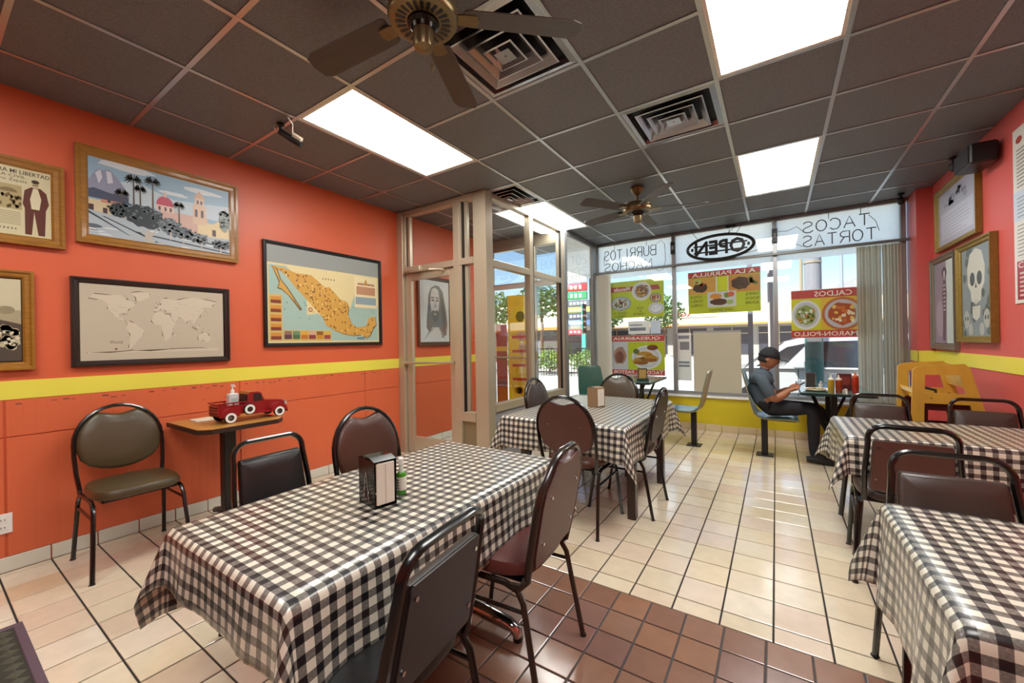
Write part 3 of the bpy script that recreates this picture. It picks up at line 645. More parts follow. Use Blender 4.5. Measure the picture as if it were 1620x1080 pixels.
A.poly('#c7c9cb', rect(.32, .14, .72, .50)); A.poly('#46301e', blob(.56, .26, .14, .09, 18, .2, rp)); A.poly('#d08a34', blob(.60, .39, .10, .07, 14, .2, rp)); A.poly('#6a8a3a', blob(.44, .40, .06, .07, 12, .3, rp)); A.poly('#c9603a', ell(.39, .42, .045, .06)); A.poly('#9ab06a', blob(.40, .24, .06, .07, 12, .3, rp))
for k, s in enumerate(('CARNE EL', 'MUCHACHO', 'ALEGRE')): A.text('#23280a', s, .02, .37 - k * .10, .20, .43 - k * .10)
for k, s in enumerate(('COSTILLAS', 'DE RES A', 'LA PARILLA')): A.text('#23280a', s, .79, .37 - k * .10, .97, .43 - k * .10)
A.text('#23280a', 'CARNE TEMPORADA', .36, .04, .70, .10)
poster('green and red poster of grilled meats in the middle window', -1.06, -.165, 1.64, 2.24, A)
A = Print(.80, .60, '#d8b23a', True)
A.poly('#b9413c', rect(0, .83, 1, 1)); A.text('#f0ead8', 'CALDOS', .24, .855, .70, .965, .012); A.poly('#b9413c', rect(0, 0, 1, .15)); A.text('#f0ead8', 'CAMARON-POLLO', .03, .03, .97, .125, .01)
A.poly('#ccc928', rect(.62, .16, 1, .82)); plate(A, .81, .48, .19, .31, '#d7dad2', '#7f9448', ['#49592a', '#c96a2a', '#cfd4c0', '#8aa04a'], 8); plate(A, .36, .48, .25, .34, '#b56a3a', '#a5501f', ['#e0c060', '#c9702c', '#e9e0c0'], 7)
poster('red and yellow poster of soup bowls half behind the vertical blinds', .17, .97, 1.265, 1.875, A)
t = thing('window_poster', 'blank beige back of a poster in the middle window', 'poster', (-.70, YW - .02, .935)); MB().box(-.30, .30, -.002, .002, -.455, .455).build('sheet', pm('beige_card', '#b3ac94', .8, var=(3, .06)), t)
MB().box(-.30, .30, -.003, -.002, .43, .455).build('tape', pm('tape_grey', '#8f8f8b', .5), t)
t = thing('window_notice', 'small white notices taped below the soup poster', 'notice', (-1.68, YW + .01, 1.47)); MB().box(-.27, .06, 0, .002, -.10, .10).build('sheet', M_white, t)
p = MB(); p.box(-.25, .0, -.001, 0, -.05, .0); p.box(-.25, -.05, -.001, 0, .03, .05); p.build('printed_lines', pm('grey_print', '#7d828a', .6), t); MB().box(.07, .22, 0, .002, -.1, .1).build('sheet', pm('bluish_paper', '#c9d4e0', .6), t)
t = thing('window_notice', 'white notice sheet beside the blank poster in the middle window', 'notice', (-1.13, YW + .01, 1.02)); MB().box(-.095, .095, 0, .002, -.35, .35).build('sheet', M_white, t)
p = MB(); p.box(-.08, .07, -.001, 0, .26, .31); p.box(-.06, .07, -.001, 0, .10, .22); p.box(-.08, .07, -.001, 0, -.10, -.07); p.box(-.08, .07, -.001, 0, -.15, -.12); p.build('printed_lines', MATS['grey_print'], t)
t = thing('window_notice', 'small dark notice stuck on the side window by the blinds', 'notice', (VX + .03, 5.72, 1.62), PI / 2); MB().box(-.07, .07, -.004, 0, -.22, .22).build('sheet', pm('brown_notice', '#6d5a52', .6), t)
p = MB()
for k in range(4): p.box(-.05, .05, -.0045, -.004, .12 - k * .09, .15 - k * .09)
p.build('printed_lines', M_white, t)
# vestibule posters on the outer door glass
t = thing('door_poster', 'tall yellow poster with round badge on the vestibule door glass', 'poster', (-3.22, VE - .012, 1.17)); A = Print(.36, 1.62, '#e3c43a')
A.poly('#5a4a28', ell(.62, .80, .22, .05)); A.many('#c9a48a', [blob(.65, .62, .3, .05, 14, .2, rp), blob(.7, .50, .25, .06, 14, .2, rp)]); A.many('#c0392f', [rect(.2, .60 - k * .13, .95, .625 - k * .13) for k in range(4)]); A.many('#d9902a', [blob(.4 + .1 * k, .12, .2, .04, 10, .3, rp) for k in range(3)])
A.build('print', t); MB().box(-.18, .18, .001, .003, -.81, .81).build('sheet', M_white, t)
t = thing('door_poster', 'red poster strip beside the vestibule jamb', 'poster', (-3.52, VE - .012, .95)); A = Print(.2, 1.2, '#a5302e'); A.many('#7d2422', [rect(0, .2, 1, .3), rect(0, .55, 1, .6)]); A.poly('#dcae2a', rect(0, .66, 1, .72)); A.build('print', t); MB().box(-.1, .1, .001, .003, -.6, .6).build('sheet', M_white, t)

# ------------------------------------------------------------------ vertical blinds
def vane_mat():
    m = bpy.data.materials.new('vinyl_vane'); m.use_nodes = True; nt = m.node_tree; L = nt.links; b = nt.nodes['Principled BSDF']
    b.inputs['Base Color'].default_value = hx('#e4e1d6'); b.inputs['Roughness'].default_value = .4
    tl = nt.nodes.new('ShaderNodeBsdfTranslucent'); tl.inputs['Color'].default_value = hx('#f2f0e6'); mx = nt.nodes.new('ShaderNodeMixShader'); mx.inputs['Fac'].default_value = .6
    L.new(b.outputs[0], mx.inputs[1]); L.new(tl.outputs[0], mx.inputs[2]); L.new(mx.outputs[0], nt.nodes['Material Output'].inputs['Surface']); return m
M_vane = vane_mat()
def blind(label, x0, x1, n, a0):
    t = thing('vertical_blind', label, 'blind', ((x0 + x1) / 2, YW - .085, 0), group='vertical blinds')
    b = MB(); nn = 6; w_ = .09; ring = []
    for s, o_ in ((1, .0008), (-1, -.0008)):
        for k in range(nn + 1):
            u = -w_ / 2 + w_ * k / nn * 1 if s == 1 else w_ / 2 - w_ * k / nn
            ring.append((u, .008 * (1 - (2 * u / w_) ** 2) + o_))
    b.loft([[(x, y, .50) for x, y in ring], [(x, y, 2.33) for x, y in ring]]); me = None
    for k in range(n):
        x = x0 + (k + .5) * (x1 - x0) / n - (x0 + x1) / 2; a = a0 + rp.uniform(-.12, .12)
        if me is None: o = b.build('vane', M_vane, t, True); me = o.data
        else: o = ob('vane', me, t)
        o.location = (x, 0, 0); o.rotation_euler = (0, 0, a)
blind('vertical vinyl blind gathered at the right window edge', .81, 1.20, 14, R(62))
blind('vertical vinyl blind gathered at the left window corner', -2.40, -2.22, 5, R(30))
rl = thing('blind_rail', 'long thin headrail for blinds across the front windows', 'blind rail', (-.6, YW - .085, 2.36)); MB().bev(-1.84, 1.89, -.018, .018, -.018, .012, .003).build('track', pm('rail_grey', '#6f6f6a', .4, .5), rl)
MB().bev(1.885, 1.91, -.02, .02, -.02, .014, .003).build('end_cap', M_blackp, rl)

# ------------------------------------------------------------------ neon signs
STK = {'B': [[(0, 0), (0, 1), (.55, 1), (.7, .85), (.7, .65), (.5, .52), (0, .52)], [(.5, .52), (.75, .38), (.75, .15), (.55, 0), (0, 0)]], 'U': [[(0, 1), (0, .25), (.15, .03), (.35, 0), (.55, .03), (.7, .25), (.7, 1)]],
       'R': [[(0, 0), (0, 1), (.5, 1), (.68, .85), (.68, .62), (.5, .48), (0, .48)], [(.4, .48), (.7, 0)]], 'I': [[(.2, 0), (.2, 1)]], 'T': [[(0, 1), (.7, 1)], [(.35, 1), (.35, 0)]],
       'O': [[(.37 + .37 * math.cos(2 * PI * k / 14), .5 + .5 * math.sin(2 * PI * k / 14)) for k in range(15)]], 'S': [[(.7, .85), (.55, .98), (.3, 1), (.08, .88), (.08, .65), (.3, .53), (.5, .46), (.7, .33), (.68, .12), (.45, 0), (.2, 0), (0, .15)]],
       'N': [[(0, 0), (0, 1), (.7, 0), (.7, 1)]], 'A': [[(0, 0), (.37, 1), (.74, 0)], [(.15, .35), (.6, .35)]], 'C': [[(.72, .82), (.55, .98), (.3, .98), (.05, .75), (.02, .35), (.2, .05), (.5, 0), (.72, .18)]], 'H': [[(0, 0), (0, 1)], [(.7, 0), (.7, 1)], [(0, .5), (.7, .5)]]}
M_neon = pm('dark_neon_tube', '#2b2d30', .35); M_neonp = pm('pale_neon_tube', '#a9a9b2', .3)
def neon(label, x0, x1, lines, wires):
    t = thing('neon_sign', label, 'neon sign', ((x0 + x1) / 2, YW - .055, 0)); wd = x1 - x0
    for word, z0, z1, ind in lines:
        n = len(word); lw = (wd - ind) / n
        for k, ch in enumerate(word):
            b = MB(); ox = x1 - ind - (k + 1) * lw - (x0 + x1) / 2     # reversed: the sign faces the street
            for st in STK[ch]: b.tube([(ox + (1 - p[0] / .75) * lw * .78, 0.006 * math.sin(9 * p[1]), z0 + p[1] * (z1 - z0)) for p in st], .0062, 6)
            b.build('letter_tube', M_neon, t, True)
    for w_ in wires: MB().tube(w_, .0035, 5).build('wire', M_neon, t)
neon('unlit neon sign reading BURRITOS NACHOS hung in the left transom', -2.30, -1.47, [('BURRITOS', 2.56, 2.71, 0), ('NACHOS', 2.38, 2.51, .06)], [[(.40, 0, 2.72), (.47, 0, 2.76), (.52, 0, 2.70), (.53, 0, 2.45), (.49, 0, 2.32), (.42, 0, 2.31), (.36, 0, 2.37)], [(-.40, 0, 2.70), (-.42, 0, 2.60), (-.42, 0, 2.48)], [(-.25, 0, 2.71), (-.25, .02, 2.80)], [(.25, 0, 2.71), (.25, .02, 2.80)]])
neon('unlit neon sign reading TACOS TORTAS hung in the right transom', .30, 1.02, [('TACOS', 2.585, 2.72, .05), ('TORTAS', 2.41, 2.545, .0)], [[(-.35, 0, 2.60), (-.42, 0, 2.68), (-.52, 0, 2.64), (-.62, 0, 2.65)], [(-.36, 0, 2.42), (-.43, 0, 2.46), (-.55, 0, 2.42), (-.62, 0, 2.44)], [(.27, 0, 2.70), (.33, 0, 2.62), (.36, 0, 2.50)], [(-.1, 0, 2.72), (-.1, .02, 2.80)], [(.2, 0, 2.71), (.2, .02, 2.80)]])
t = thing('open_sign', 'dark oval OPEN sign hung reversed in the middle transom', 'sign', (-.63, YW - .135, 2.535))
p = MB(); p.tube([(.405 * math.cos(2 * PI * k / 40), 0, .165 * math.sin(2 * PI * k / 40)) for k in range(40)], .017, 8, True, sq=(1.2, 1.2)); p.build('oval_ring', M_blackp, t, True)
tv, tf = text_mesh('OPEN', .02)
p = MB(); q = [((.5 - a) * .62, (b - .5) * .2) for a, b in tv]; p.add([(a, -.015, b) for a, b in q], tf); p.add([(a, .015, b) for a, b in q], tf); p.build('letters', M_blackp, t, fix=False)
p = MB(); p.box(-.33, .33, .016, .024, .03, .05); p.box(-.33, .33, .016, .024, -.06, -.04); p.box(-.36, -.33, .0, .02, -.02, .02); p.box(.33, .36, 0, .02, -.02, .02); p.build('backing_bar', M_blackp, t)
for w_ in ([(-.27, 0, .14), (-.36, .02, .27)], [(.12, 0, .165), (.12, .03, .28)], [(.2, 0, .15), (.27, .03, .27)], [(-.09, 0, -.16), (.0, 0, -.2), (.1, 0, -.18)], [(.1, 0, .17), (.16, 0, .22), (.22, .02, .26)], [(.30, 0, -.13), (.45, .01, -.10), (.6, .03, -.02), (.62, .03, .08)]): MB().tube(w_, .0035, 5).build('wire', M_blackp, t)
MB().bev(.08, .2, -.02, .03, .24, .275, .004).build('transformer', M_blackp, t)
for x, z, lb in ((-1.248, 2.62, 'small black neon transformer on the mullion beside BURRITOS'), (.005, 2.60, 'small black neon transformer on the mullion beside OPEN')):
    t = thing('neon_transformer', lb, 'transformer', (x, YW - .065, z)); MB().bev(-.03, .03, -.02, .02, -.09, .09, .004).build('case', M_blackp, t); MB().box(-.018, .018, -.022, -.02, -.03, .03).build('plate', pm('transformer_plate', '#8a8a88', .5), t)

# ------------------------------------------------------------------ pictures on the left wall
M_wood = pm('oak_frame', '#94651f', .35, var=(22, .45), coat=.3, stretch=(1, 1, 6)); M_woodd = pm('walnut_frame', '#4e3316', .35, var=(22, .4), coat=.3); M_esp = pm('espresso_frame', '#1d120d', .35, coat=.2); M_blk = pm('black_frame', '#0d0d0f', .35); M_gold = pm('antique_gold', '#8c7434', .4, .4, var=(30, .3))
ra = random.Random(21)
# church and palms
A = Print(.86, .56, '#8fb0c4')
A.poly('#b7c8d0', [(0, .62), (.3, .78), (.55, .66), (1, .74), (1, .5), (0, .5)]); A.many('#cdd6d8', [blob(.25, .92, .2, .05, 14, .3, ra), blob(.75, .86, .18, .04, 14, .3, ra), blob(.55, .74, .12, .03, 12, .3, ra)])
A.poly('#8d93a8', [(0, .62), (.04, .70), (.07, .80), (.10, .84), (.115, .82), (.13, .85), (.16, .84), (.20, .76), (.24, .66), (.26, .55), (0, .5)]); A.many('#c8cad2', [[(.07, .78), (.10, .83), (.11, .74), (.09, .66)], [(.13, .83), (.16, .82), (.17, .70), (.14, .68)]]); A.poly('#4a5468', [(0, .55), (.06, .60), (.15, .57), (.26, .56), (.26, .48), (0, .48)])
A.poly('#cdbf9a', rect(0, .30, .24, .46)); A.poly('#c48a78', rect(.10, .44, .22, .48)); A.many('#4a3a3a', [rect(.03, .31, .06, .40), rect(.11, .31, .135, .38)])
A.poly('#c9a79a', rect(.46, .26, .80, .50)); A.poly('#d8c79a', rect(.72, .22, 1, .44)); A.poly('#d8c79a', [(.84, .44), (.92, .54), (1, .44)]); A.poly('#d2b89c', rect(.685, .40, .785, .66)); A.poly('#d2b89c', rect(.70, .66, .77, .76)); A.poly('#c9a48a', [(.69, .76), (.735, .86), (.78, .76)]); A.many('#5a4a4c', [rect(.70, .50, .72, .60), rect(.745, .50, .765, .60), rect(.715, .68, .73, .73), rect(.742, .68, .757, .73), rect(.83, .27, .86, .36)])
A.poly('#d8c0ae', rect(.43, .48, .55, .56)); A.poly('#b7465c', ell(.49, .56, .058, .12, 16, 0, 180)); A.poly('#c9b8a4', rect(.48, .67, .50, .73)); A.many('#5a4450', [rect(.445, .49, .46, .54), rect(.485, .49, .50, .54), rect(.52, .49, .535, .54)])
A.poly('#a8b6bd', [(0, 0), (1, 0), (1, .26), (.6, .24), (.3, .28), (0, .34)])
A.many('#39434e', [[(.0, .32), (.25, .10), (.27, .09), (.02, .33)], [(.1, .28), (.42, .06), (.45, .06), (.12, .28)], [(.3, .16), (1, .06), (1, .045), (.3, .14)], [(.5, .20), (1, .14), (1, .125), (.5, .185)]]); A.many('#59646f', [blob(.05, .15, .06, .03, 10, .3, ra), blob(.52, .03, .09, .02, 10, .3, ra), blob(.85, .02, .1, .02, 10, .3, ra)]); A.many('#d5dcdc', [blob(ra.uniform(0, 1), ra.uniform(.02, .2), .05, .01, 8, .4, ra) for _ in range(16)])
def palm(x, z0, z1, s):
    A.poly('#5b5346', [(x - .006, z0), (x + .006, z0), (x + .004, z1), (x - .004, z1)])
    A.many('#2f3532', [[(x, z1), (x + s * math.cos(a) * .55, z1 + s * 1.5 * math.sin(a) * .6 + .02), (x + s * math.cos(a), z1 + s * 1.2 * math.sin(a) - .02), (x + s * math.cos(a) * .5, z1 + s * 1.2 * math.sin(a) * .4 - .015)] for a in [2 * PI * k / 13 for k in range(13)]])
for q in ((.29, .40, .80, .06), (.41, .42, .83, .06), (.33, .44, .70, .045), (.22, .42, .60, .05), (.585, .34, .60, .045)): palm(*q)
for cx, cz, rx, rz, c1, c2 in ((.36, .36, .15, .16, '#2f3a40', '#5f6d72'), (.20, .38, .06, .10, '#2c363c', '#4f5d62'), (.52, .30, .08, .12, '#56636a', '#7d8a90'), (.62, .24, .08, .09, '#4c5960', '#76848a'), (.74, .20, .06, .08, '#5a666a', '#8a969a'), (.90, .16, .07, .07, '#454f54', '#707c80'), (.93, .52, .045, .17, '#86938f', '#5f6d68')):
    A.poly(c1, blob(cx, cz, rx, rz, 22, .25, ra)); A.many(c2, [blob(cx + ra.uniform(-.75, .75) * rx, cz + ra.uniform(-.6, .8) * rz, .016, .022, 7, .4, ra) for _ in range(26)]); A.many(c1, [blob(cx + ra.uniform(-1, 1) * rx, cz + ra.uniform(-.8, 1) * rz, .012, .018, 7, .4, ra) for _ in range(16)])
A.poly('#b8b2a4', [(.35, .05), (.41, .05), (.40, .12), (.43, .22), (.395, .16), (.375, .22), (.365, .14), (.33, .22), (.355, .12)])
A.many('#c4b8b0', [rect(.52, .12, .53, .22), rect(.61, .10, .617, .18), rect(.74, .08, .747, .15), rect(.89, .05, .90, .12)])
picture('wood framed painting of a domed church with palms and mountain', 'L', 1.07, 2.295, .925, .635, .06, .035, M_wood, A)
# world map
def lonlat(p): return (.04 + (p[0] + 170) / 350 * .92, .10 + (p[1] + 60) / 140 * .82)
WORLD = [[(-165, 62), (-155, 71), (-125, 70), (-95, 72), (-82, 68), (-78, 62), (-65, 58), (-55, 52), (-65, 45), (-74, 40), (-81, 31), (-80, 25), (-84, 30), (-96, 28), (-97, 20), (-90, 21), (-87, 16), (-83, 10), (-78, 8), (-86, 12), (-95, 16), (-105, 20), (-112, 29), (-118, 34), (-124, 42), (-123, 49), (-135, 58), (-150, 60)],
         [(-78, 8), (-72, 12), (-60, 8), (-50, 0), (-35, -7), (-40, -20), (-48, -27), (-58, -38), (-66, -46), (-70, -54), (-75, -50), (-72, -30), (-71, -18), (-80, -5)], [(-55, 60), (-45, 60), (-22, 70), (-20, 80), (-45, 82), (-70, 78), (-55, 68)],
         [(-17, 15), (-10, 30), (-5, 36), (10, 37), (20, 32), (33, 31), (43, 12), (51, 12), (40, -3), (40, -15), (32, -28), (20, -35), (13, -18), (9, 4), (-7, 5)], [(-9, 37), (-9, 43), (-1, 46), (2, 51), (8, 54), (12, 56), (6, 60), (15, 69), (28, 71), (40, 67), (60, 69), (75, 73), (105, 77), (140, 73), (178, 68), (162, 60), (155, 52), (140, 54), (130, 43), (127, 37), (121, 39), (122, 31), (110, 20), (105, 10), (103, 2), (98, 12), (92, 22), (80, 13), (77, 8), (72, 20), (60, 25), (52, 17), (44, 13), (36, 30), (36, 36), (26, 38), (22, 40), (14, 45), (16, 39), (8, 44), (-1, 38)],
         [(114, -22), (122, -17), (130, -12), (137, -12), (142, -11), (147, -19), (153, -28), (150, -37), (140, -38), (130, -32), (116, -35)], [(47, -14), (50, -16), (47, -25), (44, -22)], [(96, 5), (104, -3), (116, -8), (106, -7)], [(109, 2), (117, 6), (118, -3), (110, -3)], [(131, -1), (150, -8), (140, -8)], [(130, 32), (141, 36), (142, 43), (136, 36)], [(-5, 50), (1, 52), (-3, 58), (-6, 54)], [(-170, -58), (-120, -60), (-65, -56), (-20, -58), (40, -54), (120, -53), (178, -55), (178, -60), (-170, -60)]]
A = Print(.80, .51, '#b9b09a')
A.many('#5a4c3a', [[lonlat((x + (2.0 if (i % 2) else -2.0), y + (1.7 if (i % 3) else -1.7))) for i, (x, y) in enumerate(pg)] for pg in WORLD]); A.many('#c7bea8', [[lonlat(p) for p in pg] for pg in WORLD])
A.many('#8f8068', [[(x, z), (x + .05 * ra.random(), z + .002), (x + .04, z + .006)] for x, z in [(ra.choice([ra.uniform(.15, .26), ra.uniform(.53, .64), ra.uniform(.6, .85)]), ra.uniform(.5, .82)) for _ in range(34)]])
A.text('#5d5140', 'World', .17, .22, .25, .26); A.poly('#6a3a2c', ell(.21, .15, .008, .012, 10))
picture('dark framed antique beige world map', 'L', 1.02, 1.462, .882, .582, .038, .028, M_esp, A)
# illustrated map of the country
A = Print(1.18, .88, '#8f9490')
A.poly('#d8c996', rect(.0, .0, 1, .82)); A.poly('#9db8ac', [(.01, .02), (.99, .02), (.99, .45), (.80, .62), (.75, .62), (.70, .40), (.30, .30), (.30, .62), (.14, .80), (.01, .80)])
MEX = [(.03, .79), (.12, .78), (.22, .74), (.34, .74), (.40, .68), (.46, .62), (.50, .63), (.54, .58), (.60, .50), (.66, .48), (.68, .42), (.67, .33), (.70, .24), (.75, .18), (.80, .18), (.86, .20), (.89, .30), (.96, .32), (.97, .22), (.93, .16), (.90, .08), (.86, .05), (.80, .09), (.72, .08), (.62, .10), (.54, .14), (.46, .20), (.44, .27), (.38, .36), (.32, .44), (.26, .52), (.20, .60), (.14, .70), (.09, .75)]
A.poly('#6b5836', [(x + .006, z - .008) for x, z in MEX]); A.poly('#c99b48', MEX); A.poly('#6b5836', [(.03, .79), (.075, .76), (.10, .66), (.15, .58), (.20, .48), (.26, .36), (.245, .34), (.20, .42), (.15, .50), (.10, .55), (.07, .56), (.085, .62), (.06, .70)]); A.poly('#c99b48', [(.035, .785), (.07, .75), (.092, .66), (.145, .57), (.195, .47), (.25, .36), (.20, .44), (.15, .51), (.10, .565), (.08, .57), (.092, .63), (.065, .71)])
def inm(p):
    c_ = False; j = len(MEX) - 1
    for i in range(len(MEX)):
        if (MEX[i][1] > p[1]) != (MEX[j][1] > p[1]) and p[0] < (MEX[j][0] - MEX[i][0]) * (p[1] - MEX[i][1]) / (MEX[j][1] - MEX[i][1]) + MEX[i][0]: c_ = not c_
        j = i
    return c_
pts = []
while len(pts) < 150:
    q = (ra.uniform(.1, .95), ra.uniform(.06, .76))
    if inm(q): pts.append(q)
for k, c_ in enumerate(('#8a4a2a', '#5a4024', '#a86a34', '#7a6a2e', '#e0c47c')): A.many(c_, [blob(p[0], p[1], .009, .014, 6, .5, ra) for p in pts[k * 30:(k + 1) * 30]])
A.many('#3d4a48', [blob(ra.uniform(.04, .4), ra.uniform(.22, .5), .006, .006, 6, .4, ra) for _ in range(16)] + [blob(ra.uniform(.72, .95), ra.uniform(.32, .5), .005, .005, 6, .4, ra) for _ in range(12)]); A.poly('#a3483a', ell(.33, .36, .018, .024)); A.poly('#d8c996', ell(.33, .36, .010, .014))
A.poly('#c7b06a', rect(.01, .02, .105, .50)); A.poly('#c7b06a', rect(.11, .02, .51, .135))
for k in range(5):
    for c_, j in (('#7a3a2c', 0), ('#c98a3a', 1)): A.poly(c_, rect(.02, .035 + k * .093 + .035 * j, .097, .07 + k * .093 + .035 * j))
for k in range(6):
    for c_, j in ((('#5a3a4a', '#4a6a4a', '#b5702a', '#8a3a3a', '#c08a2c', '#9a4a4a')[k], 0), (('#8a6a5a', '#6a8a6a', '#d0a040', '#c8a08a', '#8a5a2a', '#c9a84a')[k], 1)): A.poly(c_, rect(.118 + k * .065, .04 + .045 * j, .175 + k * .065, .085 + .04 * j))
A.poly('#e0d3a8', rect(.74, .42, .98, .80)); A.poly('#b78a6a', rect(.76, .58, .96, .68)); A.poly('#8aa0a8', rect(.75, .46, .97, .55)); A.many('#8a4030', [blob(.78 + k * .018, .71, .009, .02, 7, .4, ra) for k in range(10)]); A.poly('#b5862c', [(.84, .71), (.86, .78), (.88, .71)])
A.many('#7a7458', [blob(.44 + .025 * k, .715, .008, .016, 7, .5, ra) for k in range(5)]); A.many('#3c5a78', [rect(.76, .035 + .015 * k, .84, .043 + .015 * k) for k in range(2)])
picture('large black framed illustrated map of a country beside the vestibule', 'L', 2.352, 1.75, 1.245, .945, .032, .03, M_blk, A)
# revolution poster
A = Print(.26, .41, '#c9c29c')
A.text('#3d3322', 'TIERRA MI LIBERTAD', .02, .90, .985, .955, .012); A.text('#4a402c', 'LA CIVIL', .22, .84, .62, .88); A.text('#3d3322', 'Emiliano Zapata', .02, .77, .64, .82); A.poly('#a89a6c', rect(.02, .38, .56, .73)); A.many('#6a5a34', [blob(ra.uniform(.05, .54), ra.uniform(.40, .6), .03, .035, 8, .4, ra) for _ in range(26)]); A.poly('#7d6c44', ell(.36, .62, .14, .06, 12, 0, 180)); A.many('#8a8060', [rect(.03, .16 + k * .025, .54, .168 + k * .025) for k in range(8)]); A.many('#4a402c', [blob(.08 + .055 * k, .10, .018, .016, 7, .5, ra) for k in range(8)])
A.poly('#5a2e22', [(.60, .04), (.70, .04), (.74, .38), (.80, .04), (.90, .04), (.92, .42), (.97, .52), (.93, .68), (.84, .74), (.70, .74), (.60, .68), (.57, .48), (.60, .42)]); A.poly('#d0c8a6', [(.70, .42), (.82, .42), (.85, .58), (.80, .73), (.73, .73), (.68, .56)]); A.poly('#c4b48c', ell(.765, .79, .055, .055)); A.poly('#3a2a1e', ell(.765, .825, .06, .028)); A.poly('#3a2a1e', rect(.72, .768, .81, .78)); A.many('#3a2a1e', [ell(.745, .798, .01, .007, 8), ell(.79, .798, .01, .007, 8)])
picture('wood framed sepia poster of a standing man with headline lettering', 'L', .375, 2.168, .37, .51, .055, .035, M_wood, A)
A = Print(.56, .48, '#a39a7c'); A.poly('#c4bd9d', rect(0, .62, 1, 1)); A.poly('#4c463c', [(0, 0), (1, 0), (1, .45), (.6, .6), (0, .55)]); A.poly('#6a6452', blob(.80, .74, .06, .14, 12, .3, ra)); A.many('#b5ad8e', [blob(ra.uniform(.6, .98), ra.uniform(.15, .40), .05, .06, 9, .4, ra) for _ in range(30)]); A.many('#d2ccb2', [blob(ra.uniform(.6, .98), ra.uniform(.18, .40), .02, .025, 7, .4, ra) for _ in range(30)]); A.many('#8d8468', [ell(.9, .62, .06, .05), ell(.7, .60, .05, .04)]); A.poly('#3c3730', ell(.25, .5, .15, .25))
picture('wood framed sepia photograph with a bouquet of flowers', 'L', .10, 1.464, .66, .585, .045, .035, M_wood, A)
# pencil portrait in the vestibule
A = Print(.53, .80, '#c7c8c6')
hairc = '#6d6c6e'
A.poly(hairc, [(.52, .93), (.66, .92), (.78, .84), (.84, .68), (.90, .50), (.94, .30), (.90, .12), (.74, .06), (.66, .24), (.40, .24), (.30, .14), (.20, .24), (.22, .42), (.26, .60), (.28, .76), (.36, .88)]); A.poly('#c2bfbb', [(.36, .78), (.40, .86), (.52, .89), (.62, .85), (.66, .72), (.64, .55), (.56, .42), (.46, .40), (.38, .48), (.34, .62)])
A.poly('#5c5a5a', [(.38, .50), (.44, .52), (.50, .505), (.57, .52), (.63, .50), (.60, .38), (.50, .30), (.42, .36)]); A.poly('#a79b96', ell(.50, .455, .06, .016)); A.many('#3d3b3c', [ell(.43, .68, .045, .012), ell(.58, .68, .045, .012), [(.37, .725), (.48, .735), (.48, .72), (.37, .71)], [(.53, .735), (.64, .725), (.64, .71), (.53, .72)]]); A.poly('#8a8786', [(.50, .70), (.53, .57), (.47, .565), (.49, .60)])
A.many('#4b4a4c', [[(.70 + .03 * k, .80 - .05 * k), (.72 + .03 * k, .80 - .05 * k), (.80 + .02 * k, .15 + .03 * k), (.785 + .02 * k, .15 + .03 * k)] for k in range(5)] + [[(.30 - .01 * k, .74 - .1 * k), (.312 - .01 * k, .74 - .1 * k), (.25, .24), (.24, .24)] for k in range(3)]); A.many('#93928f', [[(.1, .02), (.3, .14), (.5, .24), (.46, .24), (.25, .15)], [(.9, .02), (.75, .1), (.6, .24), (.64, .24)]])
picture('wood framed pencil portrait of a bearded long-haired man in the vestibule', 'L', 3.84, 1.70, .62, .90, .045, .03, M_woodd, A)

# ------------------------------------------------------------------ right wall: pictures, menu boards, speaker
A = Print(.90, .50, '#a9a9b8'); A.many('#8b8b9c', [blob(ra.uniform(.2, .8), ra.uniform(.7, .95), .07, .05, 10, .4, ra) for _ in range(14)]); A.many('#55556a', [blob(.32 + .07 * k, .80, .02, .05, 7, .5, ra) for k in range(7)]); A.poly('#bdbdc9', rect(.08, .1, .92, .6)); A.many('#9a9aae', [rect(.12, .14 + k * .06, .12 + ra.uniform(.5, .74), .155 + k * .06) for k in range(7)])
picture('gold framed pale certificate high on the red wall', 'R', 5.27, 2.40, 1.0, .60, .05, .04, M_gold, A, tilt=0)
A = Print(.56, .80, '#8f8b98'); A.poly('#c4cfc8', rect(.62, 0, 1, 1)); A.poly('#a8a0ac', blob(.3, .3, .25, .25, 14, .3, ra)); A.poly('#5a545c', [(.42, .03), (.55, .03), (.60, .40), (.64, .62), (.60, .76), (.48, .78), (.42, .62), (.44, .40)]); A.poly('#4a444c', ell(.53, .86, .12, .07)); A.poly('#b9b4b4', ell(.53, .84, .05, .05)); A.many('#c9c4c4', [rect(.47, .40 + k * .05, .58, .415 + k * .05) for k in range(7)])
picture('silver framed print of a slim hatted figure by the window pier', 'R', 5.62, 1.595, .68, .92, .055, .04, pm('pewter_frame', '#7d7868', .4, .4), A)
A = Print(.58, .76, '#7f8a8c'); A.many('#55605f', [blob(ra.uniform(.02, .98), ra.uniform(.02, .98), .08, .06, 9, .4, ra) for _ in range(26)]); A.poly('#c3c1b4', [(.30, .92), (.50, .97), (.70, .92), (.80, .76), (.78, .58), (.68, .50), (.66, .40), (.50, .36), (.34, .40), (.32, .50), (.22, .58), (.20, .76)]); A.many('#4c5456', [ell(.38, .64, .085, .075), ell(.62, .64, .085, .075), [(.46, .54), (.54, .54), (.50, .60)]]); A.poly('#c3c1b4', [(.36, .34), (.64, .34), (.62, .22), (.50, .18), (.38, .22)]); A.many('#6a7070', [rect(.37 + k * .045, .30, .375 + k * .045, .40) for k in range(6)])
A.many('#a9aba3', [ell(.16, .20, .10, .10), ell(.84, .20, .10, .10), ell(.30, .09, .08, .07), ell(.68, .09, .08, .07)]); A.many('#4c5456', [ell(.12, .21, .025, .025), ell(.20, .21, .025, .025), ell(.80, .21, .025, .025), ell(.88, .21, .025, .025)])
